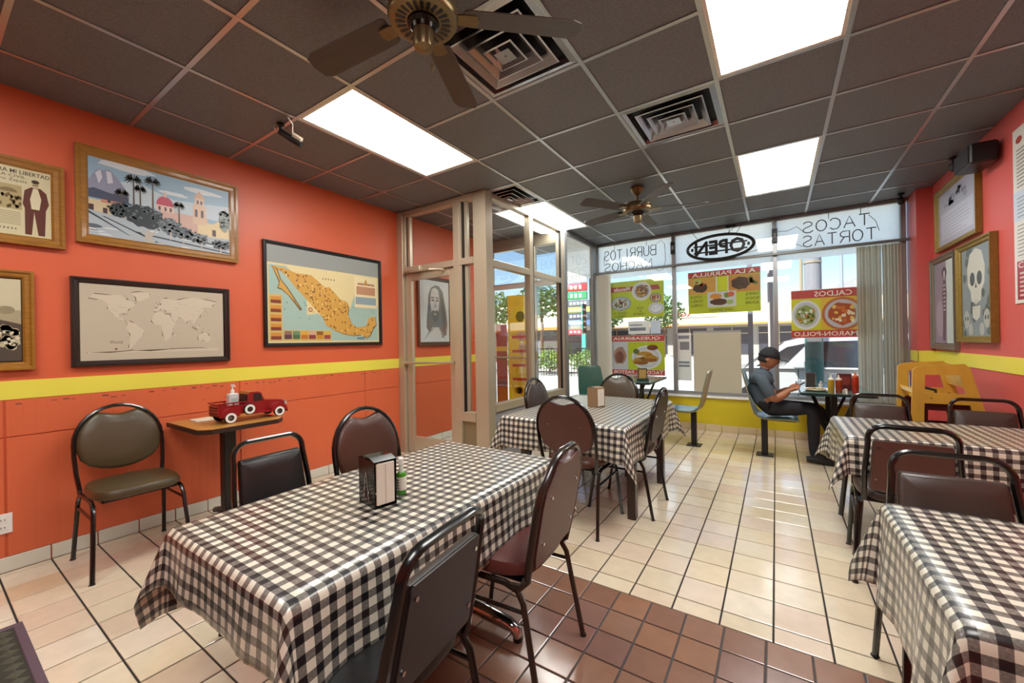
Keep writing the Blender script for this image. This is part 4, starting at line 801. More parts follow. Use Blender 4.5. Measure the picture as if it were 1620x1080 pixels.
picture('gold and dark framed drawing of a large skull', 'R', 4.86, 1.632, .70, .84, .05, .045, M_gold, A)
t = thing('menu_board', 'white wall menu poster with a dark red lower block', 'menu', (XR - .004, 3.83, 2.08), -PI / 2)
A = Print(.84, 1.19, '#dcd8d0'); A.poly('#9c2c36', rect(.04, .02, .96, .24)); A.text('#f0e8e0', 'Combi', .06, .20, .4, .235, .01); A.many('#ddd0c8', [rect(.08, .04 + k * .025, .55 + .3 * ra.random(), .05 + k * .025) for k in range(6)])
for k in range(3): A.poly('#a8443a', ell(.10 + .2 * k, .93 - .06 * k, .05, .02))
A.many('#6a6560', [rect(.06, .27 + k * .021, .4 + .45 * ra.random(), .275 + k * .021) for k in range(9)] + [rect(.06, .66 + k * .021, .4 + .45 * ra.random(), .667 + k * .021) for k in range(11)]); A.poly('#c3cedb', rect(.0, .47, 1, .64)); A.many('#6a6560', [rect(.06, .49 + k * .021, .5, .495 + k * .021) for k in range(6)])
A.build('print', t, (0, -.004, 0)); MB().box(-.42, .42, -.003, .0, -.595, .595).build('board', M_white, t)
t = thing('wall_speaker', 'black wall speaker above the skull picture', 'speaker', (XR, 4.55, 2.63), -PI / 2)
MB().bev(-.15, .15, -.17, -.02, -.075, .075, .012).build('cabinet', M_blackp, t); MB().bev(-.14, .14, -.178, -.17, -.065, .065, .003).build('grille', pm('speaker_cloth', '#2a2a2c', .9, bump=(400, .8)), t); MB().box(-.03, .03, -.02, 0, -.03, .03).build('bracket', M_alu, t)
for (x, y, lb) in ((XR - .07, 5.1, 'small black dome camera at the right wall ceiling edge'), (1.17, 6.05, 'small black camera in the window corner of the ceiling')):
    t = thing('security_camera', lb, 'camera', (x, y, CEIL - .004)); MB().lathe([(.03, 0), (.03, -.015), (.012, -.02), (.012, -.05)], 14).build('mount', M_blackp, t, True); MB().lathe([(.02, -.05), (.032, -.06), (.034, -.09), (.02, -.115), (.004, -.12)], 14).build('camera_head', M_blackp, t, True)
t = thing('security_camera', 'security camera on the ceiling with looping white cable', 'camera', (-2.87, 1.46, CEIL - .004))
MB().lathe([(.025, 0), (.025, -.012), (.01, -.016), (.01, -.05)], 14).build('mount', M_blackp, t, True)
p = MB(); p.tube([(-.01, .0, -.05), (.05, .06, -.10), (.085, .10, -.13)], [.022, .026, .024], 10); p.build('camera_head', M_blackp, t, True); MB().tube([(.06, .055, -.075), (.095, .095, -.105)], .02, 8).build('sun_shield', M_alu, t)
MB().tube([(-.05, -.02, -.02), (-.02, .02, -.06), (.06, .05, -.07), (.12, .02, -.03), (.13, -.02, 0)], .004, 6).build('cable', M_white, t)
t = thing('wall_outlet', 'white electrical outlet low on the orange wall', 'outlet', (XL + .008, .30, .285), PI / 2); MB().bev(-.036, .036, -.006, 0, -.057, .057, .002).build('cover_plate', M_white, t)
for z in (-.022, .022):
    q = MB(); q.bev(-.017, .017, -.009, -.006, z - .014, z + .014, .001); so = q.build('socket', M_white, t); q = MB(); q.box(-.008, -.005, -.0095, -.009, z - .004, z + .006); q.box(.005, .008, -.0095, -.009, z - .004, z + .006); q.build('slots', M_blackp, so)

# ------------------------------------------------------------------ chairs
def leather(name, col, rough=.38): return pm(name, col, rough, var=(6, .3), bump=(220, .12), coat=.25, coatr=.25)
M_olive = leather('olive_brown_vinyl', '#473a22'); M_brown = leather('brown_vinyl', '#4e3023'); M_bvinyl = leather('black_vinyl', '#161516'); M_wine = leather('wine_vinyl', '#582824'); M_dbrown = leather('dark_brown_vinyl', '#3f322d')
M_panel = pm('brown_back_panel', '#5f3d35', .42, var=(5, .2)); M_panelb = pm('black_back_panel', '#2b2525', .42, var=(5, .2))
def yb(z): return -.185 - .095 * (z - .44) / .48
def puffy(b, out, y_of, t, inset=.90, back=True):
    """upholstered pad in the xz plane leaning with y_of(z); puffed towards +y"""
    cx = sum(p[0] for p in out) / len(out); cz = sum(p[1] for p in out) / len(out)
    def ring(k, dy): return [(cx + (x - cx) * k, y_of(cz + (z - cz) * k) + dy, cz + (z - cz) * k) for x, z in out]
    b.loft([ring(.94, -t * .45), ring(1, -t * .3), ring(1, t * .2), ring(.965, t * .5), ring(inset, t * .68), ring(.6, t * .82)])
def seat_pad(b, w, d, z0, z1, rear=1.0, n=28):
    def ring(k, z, dz=0):
        o = []
        for i in range(n):
            a = 2 * PI * i / n; cx, sx = math.cos(a), math.sin(a)
            x = w / 2 * math.copysign(abs(cx) ** .5, cx) * k; y = d / 2 * math.copysign(abs(sx) ** .5, sx) * k
            if y < 0: x *= 1 - (1 - rear) * (-y / (d / 2))
            o.append((x, y + .015, z))
        return o
    b.loft([ring(.93, z0), ring(1, z0 + .012), ring(1.0, z1 - .028), ring(.95, z1 - .008), ring(.8, z1), ring(.4, z1 + .004)])
def chair(name, label, style, m_pad, m_frame, m_back=None, group='dining chairs'):
    t = thing(name, label, 'chair', group=group)
    b = MB(); seat_pad(b, .41, .42, .425, .485, .92); b.build('seat', m_pad, t, True)
    b = MB(); b.box(-.17, .17, -.16, .18, .412, .427); b.build('seat_pan', M_black, t)
    if style == 'crown':
        arch = [(-.195, .43), (-.205, .52), (-.21, .62)] + [(.21 * math.cos(R(a)), .69 + .225 * math.sin(R(a))) for a in range(180, -1, -12)] + [(.21, .62), (.205, .52), (.195, .43)]
        pad = [(.201 * math.cos(R(a)), .69 + .214 * math.sin(R(a))) for a in range(-10, 67, 8)] + [(.06, .872), (.03, .862), (0, .859), (-.03, .862), (-.06, .872)] + [(.201 * math.cos(R(a)), .69 + .214 * math.sin(R(a))) for a in range(118, 191, 8)] + [(-.185, .60), (-.15, .56), (-.10, .535), (-.05, .522), (0, .518), (.05, .522), (.10, .535), (.15, .56), (.185, .60)]
        low = None
    elif style == 'square':
        arch = [(-.175, .43), (-.172, .60), (-.160, .74)] + [(-.095 + .065 * math.cos(R(a)), .765 + .065 * math.sin(R(a))) for a in range(180, 89, -15)] + [(.095 + .065 * math.cos(R(a)), .765 + .065 * math.sin(R(a))) for a in range(90, -1, -15)] + [(.160, .74), (.172, .60), (.175, .43)]
        pad = [(-.150, .49), (-.155, .50), (-.142, .745), (-.135, .755), (.135, .755), (.142, .745), (.155, .50), (.150, .49)]
    else:
        arch = [(-.18, .43), (-.195, .52), (-.20, .70), (-.19, .76), (-.13, .835), (-.10, .86), (-.06, .875), (.06, .875), (.10, .86), (.13, .835), (.19, .76), (.20, .70), (.195, .52), (.18, .43)]
        pad = [(-.165, .47), (-.182, .52), (-.187, .70), (-.178, .752), (-.118, .822), (-.085, .845), (-.06, .832), (-.03, .826), (.03, .826), (.06, .832), (.085, .845), (.118, .822), (.178, .752), (.187, .70), (.182, .52), (.165, .47)]
    pa = [(x, yb(z) - .002, z) for x, z in arch]; pa = [(math.copysign(.197, pa[0][0]), -.125, .408), (math.copysign(.197, pa[0][0]), -.165, .412)] + pa + [(math.copysign(.197, pa[-1][0]), -.165, .412), (math.copysign(.197, pa[-1][0]), -.125, .408)]
    b = MB(); b.tube(pa, .0125, 8, sq=(1.15, .95)); b.build('back_frame', m_frame, t, True)
    b = MB(); puffy(b, pad, yb, .034); bk = b.build('backrest', m_pad, t, True)
    if m_back:
        b = MB(); b.loft([[(x * .97, yb(z) - .019, z) for x, z in pad], [(x * .97, yb(z) - .013, z) for x, z in pad]]); b.build('back_panel', m_back, bk)
        b = MB()
        for x, z in ((-.13, .55), (.13, .55), (-.12, .72), (.12, .72)): b.tube([(x, yb(z) - .019, z), (x, yb(z) - .024, z)], .006, 8)
        b.build('screws', M_chrome, bk)
    for sx in (-1, 1):
        b = MB(); b.tube([(sx * .195, .0, .412), (sx * .197, .10, .412), (sx * .20, .15, .398), (sx * .203, .175, .36), (sx * .222, .235, .0)], .0115, 8); lg = b.build('leg', m_frame, t, True)
        b = MB(); b.tube([(sx * .222, .234, .006), (sx * .2225, .236, .0)], .0145, 8); b.build('foot_cap', M_blackp, lg)
        b = MB(); b.tube([(sx * .195, .0, .412), (sx * .197, -.10, .414), (sx * .20, -.155, .40), (sx * .203, -.18, .36), (sx * .218, -.245, .0)], .0115, 8); lg = b.build('leg', m_frame, t, True)
        b = MB(); b.tube([(sx * .218, -.244, .006), (sx * .2185, -.246, .0)], .0145, 8); b.build('foot_cap', M_blackp, lg)
        b = MB(); b.tube([(sx * .205, .18, .33), (sx * .204, -.188, .33)], .008, 6); b.build('brace', m_frame, t, True)
    return t
def put(t, x, y, rz): t.location = (x, y, 0); t.rotation_euler = (0, 0, rz); return t
FX, BX, FY, BY = -PI / 2, PI / 2, 0, PI       # facing +x, -x, +y, -y
ST = 'dining_chair'
put(chair(ST, 'round-backed olive brown vinyl chair standing alone against the orange wall', 'crown', M_olive, M_black), -3.36, .77, FX)
put(chair(ST, 'black vinyl square-backed chair between the toy truck table and the front table', 'square', M_bvinyl, M_black), -1.84, .985, FX)
put(chair(ST, 'round-backed cracked brown vinyl chair behind the black napkin dispenser', 'crown', M_brown, M_black), -1.73, 1.46, FX)
put(chair(ST, 'wine brown chair with sloped shoulders right of the front table', 'shield', M_wine, pm('bronze_enamel', '#2c211a', .25, coat=.4), M_panel), -.95, 1.38, BX + R(4))
put(chair(ST, 'black square-backed chair nearest the camera with its back turned', 'square', M_bvinyl, M_black, M_panelb), -.945, .71, BX + R(6))
put(chair(ST, 'round-backed brown chair with its back turned at the near side of the middle table', 'crown', M_brown, M_black, M_panel), -1.19, 2.67, FY)
put(chair(ST, 'dark chair seen side-on right of the middle table', 'crown', M_dbrown, M_black, M_panelb), -.99, 3.12, BX)
put(chair(ST, 'round-backed olive chair at the far side of the middle table', 'crown', M_olive, M_black), -1.42, 3.96, BY)
put(chair(ST, 'grey sheened round-backed chair beside the vestibule glass', 'crown', M_dbrown, M_black), -1.72, 3.40, FX)
put(chair(ST, 'brown square-backed chair turned away at the near side of the right middle table', 'square', M_dbrown, M_black, M_panel), .56, 2.94, FY + R(-4))
put(chair(ST, 'brown square-backed chair facing the camera behind the right front table', 'square', M_dbrown, M_black), .53, 1.88, BY)
put(chair(ST, 'brown square-backed chair far side of the right middle table, left one', 'square', M_dbrown, M_black), .64, 3.80, BY)
put(chair(ST, 'brown square-backed chair far side of the right middle table by the red wall', 'square', M_dbrown, M_black), 1.17, 3.78, BY)

# ------------------------------------------------------------------ tables and gingham cloths
def gingham():
    m = bpy.data.materials.new('black_gingham'); m.use_nodes = True; nt = m.node_tree; L = nt.links; b = nt.nodes['Principled BSDF']
    uv = nt.nodes.new('ShaderNodeUVMap'); uv.uv_map = 'uv'; sp_ = nt.nodes.new('ShaderNodeSeparateXYZ'); L.new(uv.outputs[0], sp_.inputs[0])
    def band(o):
        a = nt.nodes.new('ShaderNodeMath'); a.operation = 'MULTIPLY'; a.inputs[1].default_value = 1 / .0445; L.new(o, a.inputs[0])
        f_ = nt.nodes.new('ShaderNodeMath'); f_.operation = 'FRACT'; L.new(a.outputs[0], f_.inputs[0])
        l = nt.nodes.new('ShaderNodeMath'); l.operation = 'LESS_THAN'; l.inputs[1].default_value = .47; L.new(f_.outputs[0], l.inputs[0]); return l.outputs[0]
    A_, B_ = band(sp_.outputs['X']), band(sp_.outputs['Y'])
    s1 = nt.nodes.new('ShaderNodeMath'); s1.operation = 'ADD'; L.new(A_, s1.inputs[0]); L.new(B_, s1.inputs[1])
    h = nt.nodes.new('ShaderNodeMath'); h.operation = 'MULTIPLY'; h.inputs[1].default_value = .5; L.new(s1.outputs[0], h.inputs[0])
    n = nt.nodes.new('ShaderNodeTexNoise'); n.inputs['Scale'].default_value = 170; n.inputs['Detail'].default_value = 3; L.new(uv.outputs[0], n.inputs['Vector'])
    na = nt.nodes.new('ShaderNodeMath'); na.operation = 'MULTIPLY_ADD'; na.inputs[1].default_value = .42; na.inputs[2].default_value = -.21; L.new(n.outputs['Fac'], na.inputs[0])
    one = nt.nodes.new('ShaderNodeMath'); one.operation = 'COMPARE'; one.inputs[1].default_value = 1.0; one.inputs[2].default_value = .1; L.new(s1.outputs[0], one.inputs[0])
    nm = nt.nodes.new('ShaderNodeMath'); nm.operation = 'MULTIPLY_ADD'; L.new(na.outputs[0], nm.inputs[0]); L.new(one.outputs[0], nm.inputs[1]); L.new(h.outputs[0], nm.inputs[2])
    cr = nt.nodes.new('ShaderNodeValToRGB'); el = cr.color_ramp.elements; el[0].position = 0; el[0].color = hx('#d9d4c2'); el[1].position = 1; el[1].color = hx('#141114'); e = el.new(.5); e.color = hx('#6d6a63')
    L.new(nm.outputs[0], cr.inputs['Fac']); L.new(cr.outputs['Color'], b.inputs['Base Color'])
    b.inputs['Roughness'].default_value = .42; b.inputs['Coat Weight'].default_value = .7; b.inputs['Coat Roughness'].default_value = .2
    bp = nt.nodes.new('ShaderNodeBump'); bp.inputs['Strength'].default_value = .15; bp.inputs['Distance'].default_value = .002; L.new(n.outputs['Fac'], bp.inputs['Height']); L.new(bp.outputs['Normal'], b.inputs['Normal'])
    return m
M_ging = gingham()
def cloth(label, cx, cy, w, d, z, overs, seed, ripple=.010, flare=.13, corner=2.0):
    t = thing('tablecloth', label, 'tablecloth', (cx, cy, z), group='gingham tablecloths')
    rn = random.Random(seed); ph = [rn.uniform(0, 6.28) for _ in range(6)]
    hw, hd = w / 2, d / 2
    st = .022
    over = max(overs)
    def axis(h, oa, ob_):
        n_in = max(8, int(2 * h / .045)); na, nb = max(2, int(oa / st)), max(2, int(ob_ / st))
        return [-h - oa + oa * k / na for k in range(na)] + [-h + 2 * h * k / n_in for k in range(n_in)] + [h + ob_ * k / nb for k in range(nb + 1)]
    us, vs_ = axis(hw, overs[0], overs[1]), axis(hd, overs[2], overs[3])
    b = MB(); b.uv = []
    rad = .012
    for v in vs_:
        for u in us:
            du = max(abs(u) - hw, 0); dv = max(abs(v) - hd, 0); su = 1 if u > 0 else -1; sv = 1 if v > 0 else -1
            if du == 0 and dv == 0: x, y, zz = u, v, .0015 * math.sin(u * 9 + ph[0]) * math.sin(v * 7 + ph[1])
            else:
                r_ = math.hypot(du, dv)
                al = math.atan2(dv, du) if (du or dv) else 0         # 0: side x, pi/2: side y
                bend = min(r_, rad * 1.57); off = rad * math.sin(bend / rad) if r_ < rad * 1.57 else rad; dz = rad * (1 - math.cos(bend / rad)) if r_ < rad * 1.57 else rad + (r_ - rad * 1.57)
                if du and dv:
                    k = math.sin(2 * al); fl = flare * (1 + corner * k ** 1.5); off2 = off + fl * dz
                    # a pleat on each side of the corner fold
                    off2 *= 1 - .18 * math.sin(4 * al) ** 2
                    x = su * (hw + off2 * math.cos(al)); y = sv * (hd + off2 * math.sin(al)); zz = -dz * (1 - .04 * k)
                else:
                    s = v if du else u; hh = hd if du else hw
                    edge = max(0, 1 - (hh - abs(s)) / .10)
                    rip = ripple * (dz / over) * (math.sin(s * 17 + ph[2] + (2 if du else 0)) + .6 * math.sin(s * 31 + ph[3]))
                    o2 = off + flare * .45 * dz * (1 + edge * .9) + rip
                    x, y = (su * (hw + o2), v) if du else (u, sv * (hd + o2)); zz = -dz
            b.v.append((x, y, zz)); b.uv.append((u + .013 * seed, v + .02))
    n = len(us)
    for j in range(len(vs_) - 1):
        for i in range(n - 1): b.f.append((j * n + i, j * n + i + 1, (j + 1) * n + i + 1, (j + 1) * n + i)); b.m.append(0)
    o = b.build('cloth', M_ging, t, False)
    for p_ in o.data.polygons: p_.use_smooth = True
    md = o.modifiers.new('thickness', 'SOLIDIFY'); md.thickness = .0016; md.offset = 1
    return t
M_top = pm('table_laminate', '#6a4326', .4); M_legw = pm('dark_walnut', '#2b1a12', .35, var=(18, .3), coat=.3)
def table(label, cx, cy, w, d, z, kind):
    t = thing('dining_table', label, 'table', (cx, cy, 0), group='dining tables')
    MB().bev(-w / 2, w / 2, -d / 2, d / 2, z - .03, z, .004).build('tabletop', M_top, t)
    if kind == 'legs':
        for sx in (-1, 1):
            for sy in (-1, 1): MB().bev(sx * (w / 2 - .035) - .03, sx * (w / 2 - .035) + .03, sy * (d / 2 - .27) - .03, sy * (d / 2 - .27) + .03, 0, z - .03, .004).build('leg', M_legw, t)
        for sx in (-1, 1): MB().box(sx * (w / 2 - .05) - .01, sx * (w / 2 - .05) + .01, -d / 2 + .3, d / 2 - .3, z - .11, z - .03).build('apron', M_legw, t)
    elif kind == 'pedestal':
        for sy in (-1, 1):
            MB().lathe([(.035, .06), (.035, z - .03)], 16, (0, sy * d * .25, 0)).build('column', M_chrome, t, True)
            for sx in (-1, 1):
                b = MB(); b.tube([(0, sy * d * .25, .075), (sx * .15, sy * d * .25, .068), (sx * .30, sy * d * .25, .058), (sx * .335, sy * d * .25, .045), (sx * .34, sy * d * .25, .02)], [.034, .032, .028, .026, .022], 10); ft = b.build('foot', M_chrome, t, True)
                MB().lathe([(.02, .0), (.022, .02)], 12, (sx * .34, sy * d * .25, 0)).build('glide', M_blackp, ft)
    else:
        for sx in (-1, 1):
            for sy in (-1, 1): MB().tube([(sx * (w / 2 - .09), sy * (d / 2 - .09), z - .03), (sx * (w / 2 - .03), sy * (d / 2 - .03), 0)], .016, 8).build('leg', M_black, t, True)
            MB().tube([(sx * (w / 2 - .08), -d / 2 + .09, z - .06), (sx * (w / 2 - .08), d / 2 - .09, z - .06)], .012, 8).build('rail', M_black, t, True)
    return t
TZ = .698
T1 = (-1.285, 1.115, .71, 1.29); T2 = (-1.325, 3.285, .965, 1.385); T3 = (.85, 3.37, 1.02, .70); T4 = (.845, 1.52, 1.07, .70)
table('chrome pedestal table under the front gingham cloth', *T1, TZ, 'pedestal'); table('dark wooden legged table under the middle gingham cloth', *T2, TZ, 'legs'); table('black steel legged table under the right middle gingham cloth', *T3, TZ, 'steel'); table('black steel legged table under the right front gingham cloth', *T4, TZ, 'steel')
cloth('black and white gingham cloth on the big front table', *T1, TZ + .004, (.30, .24, .18, .22), 1); cloth('black and white gingham cloth on the middle table beside the vestibule', *T2, TZ + .004, (.28, .27, .235, .27), 2, .014); cloth('black and white gingham cloth on the right middle table', *T3, TZ + .004, (.27, .012, .22, .22), 3, .012); cloth('shiny black and white gingham cloth on the right front table', *T4, TZ + .004, (.30, .012, .28, .18), 4, .012)

# ------------------------------------------------------------------ things on the tables
ZT = TZ + .006
def napkin_box(label, x, y, z, rz, w, d, h, m_body, fancy):
    t = thing('napkin_dispenser', label, 'napkin dispenser', (x, y, z), rz)
    wall = .004
    b = MB(); b.box(-w / 2, -w / 2 + wall, -d / 2, d / 2, 0, h); b.box(w / 2 - wall, w / 2, -d / 2, d / 2, 0, h); b.box(-w / 2 + wall, w / 2 - wall, -d / 2, d / 2, 0, wall)
    b.build('side_panels', m_body, t)
    b = MB(); b.loft([[(-w / 2, -d / 2, h), (w / 2, -d / 2, h), (w / 2, -d / 2, h - wall), (-w / 2, -d / 2, h - wall)], [(-w / 2, -d * .2, h + .010), (w / 2, -d * .2, h + .010), (w / 2, -d * .2, h + .006), (-w / 2, -d * .2, h + .006)], [(-w / 2, d * .2, h + .010), (w / 2, d * .2, h + .010), (w / 2, d * .2, h + .006), (-w / 2, d * .2, h + .006)], [(-w / 2, d / 2, h), (w / 2, d / 2, h), (w / 2, d / 2, h - wall), (-w / 2, d / 2, h - wall)]]); b.build('lid', m_body, t)
    for s in (-1, 1):
        q = MB(); q.bev(-w / 2 + .008, w / 2 - .008, min(s * d / 2 * .93, s * d / 2 * 1.02), max(s * d / 2 * .93, s * d / 2 * 1.02), .010, h - .008, .002); nk = q.build('napkins', pm('napkin_paper', '#d9d3c4', .9, var=(20, .05)), t)
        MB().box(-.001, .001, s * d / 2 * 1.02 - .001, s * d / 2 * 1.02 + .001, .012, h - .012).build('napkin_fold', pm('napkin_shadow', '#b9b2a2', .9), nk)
    if fancy:
        for s in (-1, 1):
            q = MB()
            for a, c_ in (((-.022, .02), (0, h * .75)), ((.022, .02), (0, h * .75)), ((-.022, .055), (.0, .018)), ((.022, .055), (0, .018))): q.tube([(s * w / 2 * 1.01, a[0], a[1]), (s * w / 2 * 1.01, c_[0], c_[1])], .0018, 5)
            q.build('emblem', M_chrome, t)
    return t
napkin_box('black napkin dispenser with white napkins on the front table', -1.235, .955, ZT, R(78), .085, .125, .165, pm('smoked_metal', '#1a1d1b', .12, .6), True)
napkin_box('tan napkin dispenser with cream napkins on the middle table', -1.325, 3.33, ZT, R(72), .10, .11, .165, pm('tan_plastic', '#8a6f52', .5, var=(12, .15)), False)
def squeeze(label, cat, x, y, z, prof, m, capm, capprof, extra=None, name='sauce_bottle'):
    t = thing(name, label, cat, (x, y, z)); MB().lathe(prof, 18).build('body', m, t, True); MB().lathe(capprof, 14).build('cap', capm, t, True)
    if extra: extra(t)
    return t
M_green = pm('green_salsa', '#3f8f1e', .15, coat=.5); M_labelw = pm('label_paper', '#d8dccb', .6)
def lab(t):
    q = MB(); q.lathe([(.0200, .018), (.0202, .019), (.0202, .068), (.0200, .069)], 18); lb = q.build('label', M_labelw, t, True)
    q = MB()
    for k in range(4): q.box(-.009, .009, -.0212, -.0204, .026 + k * .010, .030 + k * .010)
    q.build('label_print', pm('label_ink', '#3a4a3a', .6), lb)
    MB().lathe([(.0115, .086), (.009, .094), (.008, .116)], 14).build('clear_neck', pm('clear_neck', '#c9d4c4', .1, coat=.5), t, True)
squeeze('small bottle of green hot sauce beside the black napkin dispenser', 'bottle', -1.222, 1.055, ZT, [(.0, 0), (.017, 0), (.0195, .006), (.0195, .070), (.018, .080), (.0115, .087), (0, .087)], M_green, M_white, [(.0, .114), (.0105, .114), (.0105, .136), (.008, .139), (0, .139)], lab)

# ------------------------------------------------------------------ side table with toy truck
t = thing('side_table', 'small laminate pedestal table against the orange wall', 'table', (-3.40, 1.31, 0))
pl = [(-.31, -.27), (.25, -.27), (.31, -.21), (.31, .21), (.25, .27), (-.31, .27)]
MB().prism(pl, .712, .742, plane='xy').build('edge_band', pm('dark_brown_edge', '#33211a', .4), t)
MB().prism([(x * .985, y * .985) for x, y in pl], .742, .7445, plane='xy').build('tabletop', pm('honey_laminate', '#b07d3c', .35, var=(10, .2), stretch=(1, 6, 1)), t)
MB().bev(-.04, .04, -.04, .04, .04, .712, .006).build('column', M_blackp, t)
for a in range(4):
    ca, sa = math.cos(a * PI / 2), math.sin(a * PI / 2)
    MB().tube([(.03 * ca, .03 * sa, .06), (.15 * ca, .15 * sa, .05), (.24 * ca, .24 * sa, .03), (.26 * ca, .26 * sa, .012)], [.026, .024, .02, .012], 8).build('foot', pm('oxide_base', '#2a1512', .4), t, True)
MB().bev(-.13, .13, -.13, .13, .700, .712, .003).build('mounting_plate', M_blackp, t)
ZS = .7445
tk = thing('toy_truck', 'red vintage toy pickup truck with whitewall tyres on the side table', 'toy', (-3.30, 1.42, ZS), PI / 2)
M_tred = pm('toy_red', '#8f1a1c', .28, coat=.5, var=(12, .15)); M_tdark = pm('toy_dark', '#2a1212', .5)
# truck local: length along x (front = +x), width along y, viewer side = -y
def side_extr(pts, y0, y1): return MB().prism(pts, y0, y1)
side_extr([(-.02, .055), (.07, .055), (.075, .11), (.07, .135), (.055, .165), (.045, .195), (.02, .205), (-.03, .205), (-.04, .19), (-.045, .12)], -.075, .075).build('cab', M_tred, tk)
side_extr([(.06, .05), (.215, .05), (.225, .08), (.22, .11), (.20, .122), (.07, .135)], -.055, .055).build('bonnet', M_tred, tk)
q = MB(); q.box(-.235, -.05, -.075, -.068, .06, .125); q.box(-.235, -.05, .068, .075, .06, .125); q.box(-.235, -.228, -.068, .068, .06, .125); q.box(-.235, -.05, -.068, .068, .055, .065); q.build('cargo_bed', M_tred, tk)
q = MB(); q.box(-.24, -.04, -.08, -.072, .135, .145); q.box(-.24, -.04, .072, .08, .135, .145); q.box(-.24, -.232, -.072, .072, .135, .145)
for x in (-.22, -.14, -.06):
    for y in (-.076, .076): q.box(x - .004, x + .004, y - .004, y + .004, .12, .14)
q.build('bed_rail', M_tred, tk)
for z in (.075, .095, .112): MB().box(-.238, -.235, -.06, .06, z - .003, z + .003).build('tailgate_rib', M_tdark, tk)
for s in (-1, 1):
    for x0, r_ in ((.165, .052), (-.165, .052)):
        pts = [(x0 + r_ * 1.15 * math.cos(R(a)), .045 + r_ * 1.2 * math.sin(R(a))) for a in range(0, 181, 15)] + [(x0 - r_ * .95, .045), (x0 + r_ * .95, .045)]
        MB().prism(pts, min(s * .055, s * .098), max(s * .055, s * .098)).build('fender', M_tred, tk)
        q = MB(); q.lathe([(0, .076), (.030, .076), (.038, .079), (.040, .088), (.038, .099), (0, .099)], 20, (x0, 0, .040), axis='y') if s > 0 else q.lathe([(0, -.099), (.038, -.099), (.040, -.088), (.038, -.079), (.03, -.076), (0, -.076)], 20, (x0, 0, .040), axis='y')
        wh = q.build('wheel', M_tyre, tk, True)
        y0 = s * .0995
        MB().lathe([(.020, y0), (.035, y0), (.035, y0 + s * .0015), (.020, y0 + s * .0015), (.020, y0)], 20, (x0, 0, .040), axis='y', caps=False).build('whitewall', M_white, wh, True)
        MB().lathe([(0, y0 + s * .003), (.010, y0 + s * .003), (.012, y0), (0, y0)], 14, (x0, 0, .040), axis='y').build('hubcap', M_chrome, wh, True)
    MB().box(-.06, .10, min(s * .075, s * .095), max(s * .075, s * .095), .045, .056).build('running_board', M_tred, tk)
    q = MB(); q.prism([(-.01, .135), (.055, .135), (.043, .185), (.02, .193), (-.01, .193)], min(s * .0745, s * .0765), max(s * .0745, s * .0765)); q.build('side_window', M_tdark, tk)
MB().prism([(-.055, .105), (.055, .105), (.05, .19), (-.05, .19)], 0, .002, plane='yz').build('rear_window', M_tdark, tk, loc=(-.047, 0, 0))
q = MB(); q.lathe([(0, -.104), (.036, -.104), (.040, -.094), (.036, -.084), (0, -.084)], 20, (-.045, 0, .085), axis='y'); sw = q.build('spare_wheel', M_tyre, tk, True)
MB().lathe([(.019, -.1045), (.034, -.1045), (.034, -.106), (.019, -.106), (.019, -.1045)], 20, (-.045, 0, .085), axis='y', caps=False).build('whitewall', M_white, sw, True); MB().lathe([(0, -.108), (.012, -.108), (.012, -.104), (0, -.104)], 14, (-.045, 0, .085), axis='y').build('hubcap', M_chrome, sw, True)
q = MB(); q.bev(.222, .232, -.09, .09, .03, .05, .003); q.build('front_bumper', M_tdark, tk); MB().box(.222, .227, -.045, .045, .055, .11).build('grille', M_tdark, tk)
for s in (-1, 1): MB().lathe([(0, .21), (.014, .21), (.014, .228), (.008, .232), (0, .232)], 12, (0, s * .072, .095), axis='x').build('headlight', M_chrome, tk, True)
t = thing('sanitizer_bottle', 'clear pump bottle of hand sanitizer standing in the toy truck bed', 'bottle', (-3.325, 1.315, ZS + .066))
MB().bev(-.028, .028, -.032, .032, 0, .135, .008).build('body', pm('clear_gel', '#cfd3cf', .08, coat=.6, spec=.8), t); MB().box(.0285, .029, -.02, .02, .03, .10).build('label', pm('gel_label', '#aab4b0', .5), t)
MB().lathe([(.012, .135), (.012, .158), (.005, .160), (.005, .185), (.011, .187), (.011, .197), (0, .198)], 12).build('pump', M_white, t, True); MB().tube([(0, 0, .192), (.035, .0, .190), (.038, 0, .182)], .004, 6).build('nozzle', M_white, t)
t = thing('paper_stack', 'small flat stack of papers behind the toy truck', 'paper', (-3.55, 1.27, ZS)); MB().bev(-.06, .06, -.12, .12, 0, .012, .002).build('sheets', M_white, t); MB().box(-.05, .05, -.11, .11, .012, .0125).build('top_sheet', pm('cream_paper', '#d8cfb0', .8), t)

# ------------------------------------------------------------------ floor mat
t = thing('floor_mat', 'dark textured floor mat with ridged border at the lower left', 'mat', (-2.545, -.135, .002)); MB().box(-.40, .40, -.43, .40, 0, .012).build('base', pm('mat_dark', '#34332a', .85, bump=(90, .6)), t)
mb_ = pm('mat_border', '#5d4b56', .7, bump=(60, .4))
for bx_ in ((-.425, -.395, -.455, .425), (.395, .425, -.455, .425), (-.395, .395, .395, .425), (-.395, .395, -.455, -.425)): MB().bev(*bx_, 0, .017, .003).build('border_strip', mb_, t)
q = MB()
for i in range(12):
    for j in range(12):
        x, y = -.362 + i * .0655, -.375 + j * .067
        q.add([(x - .030, y, .012), (x, y - .030, .012), (x + .030, y, .012), (x, y + .030, .012), (x, y, .021)], [(0, 1, 4), (1, 2, 4), (2, 3, 4), (3, 0, 4)])
tag(q.build('studs', pm('mat_stud', '#4c4b3c', .8, bump=(90, .5)), t), kind='stuff')

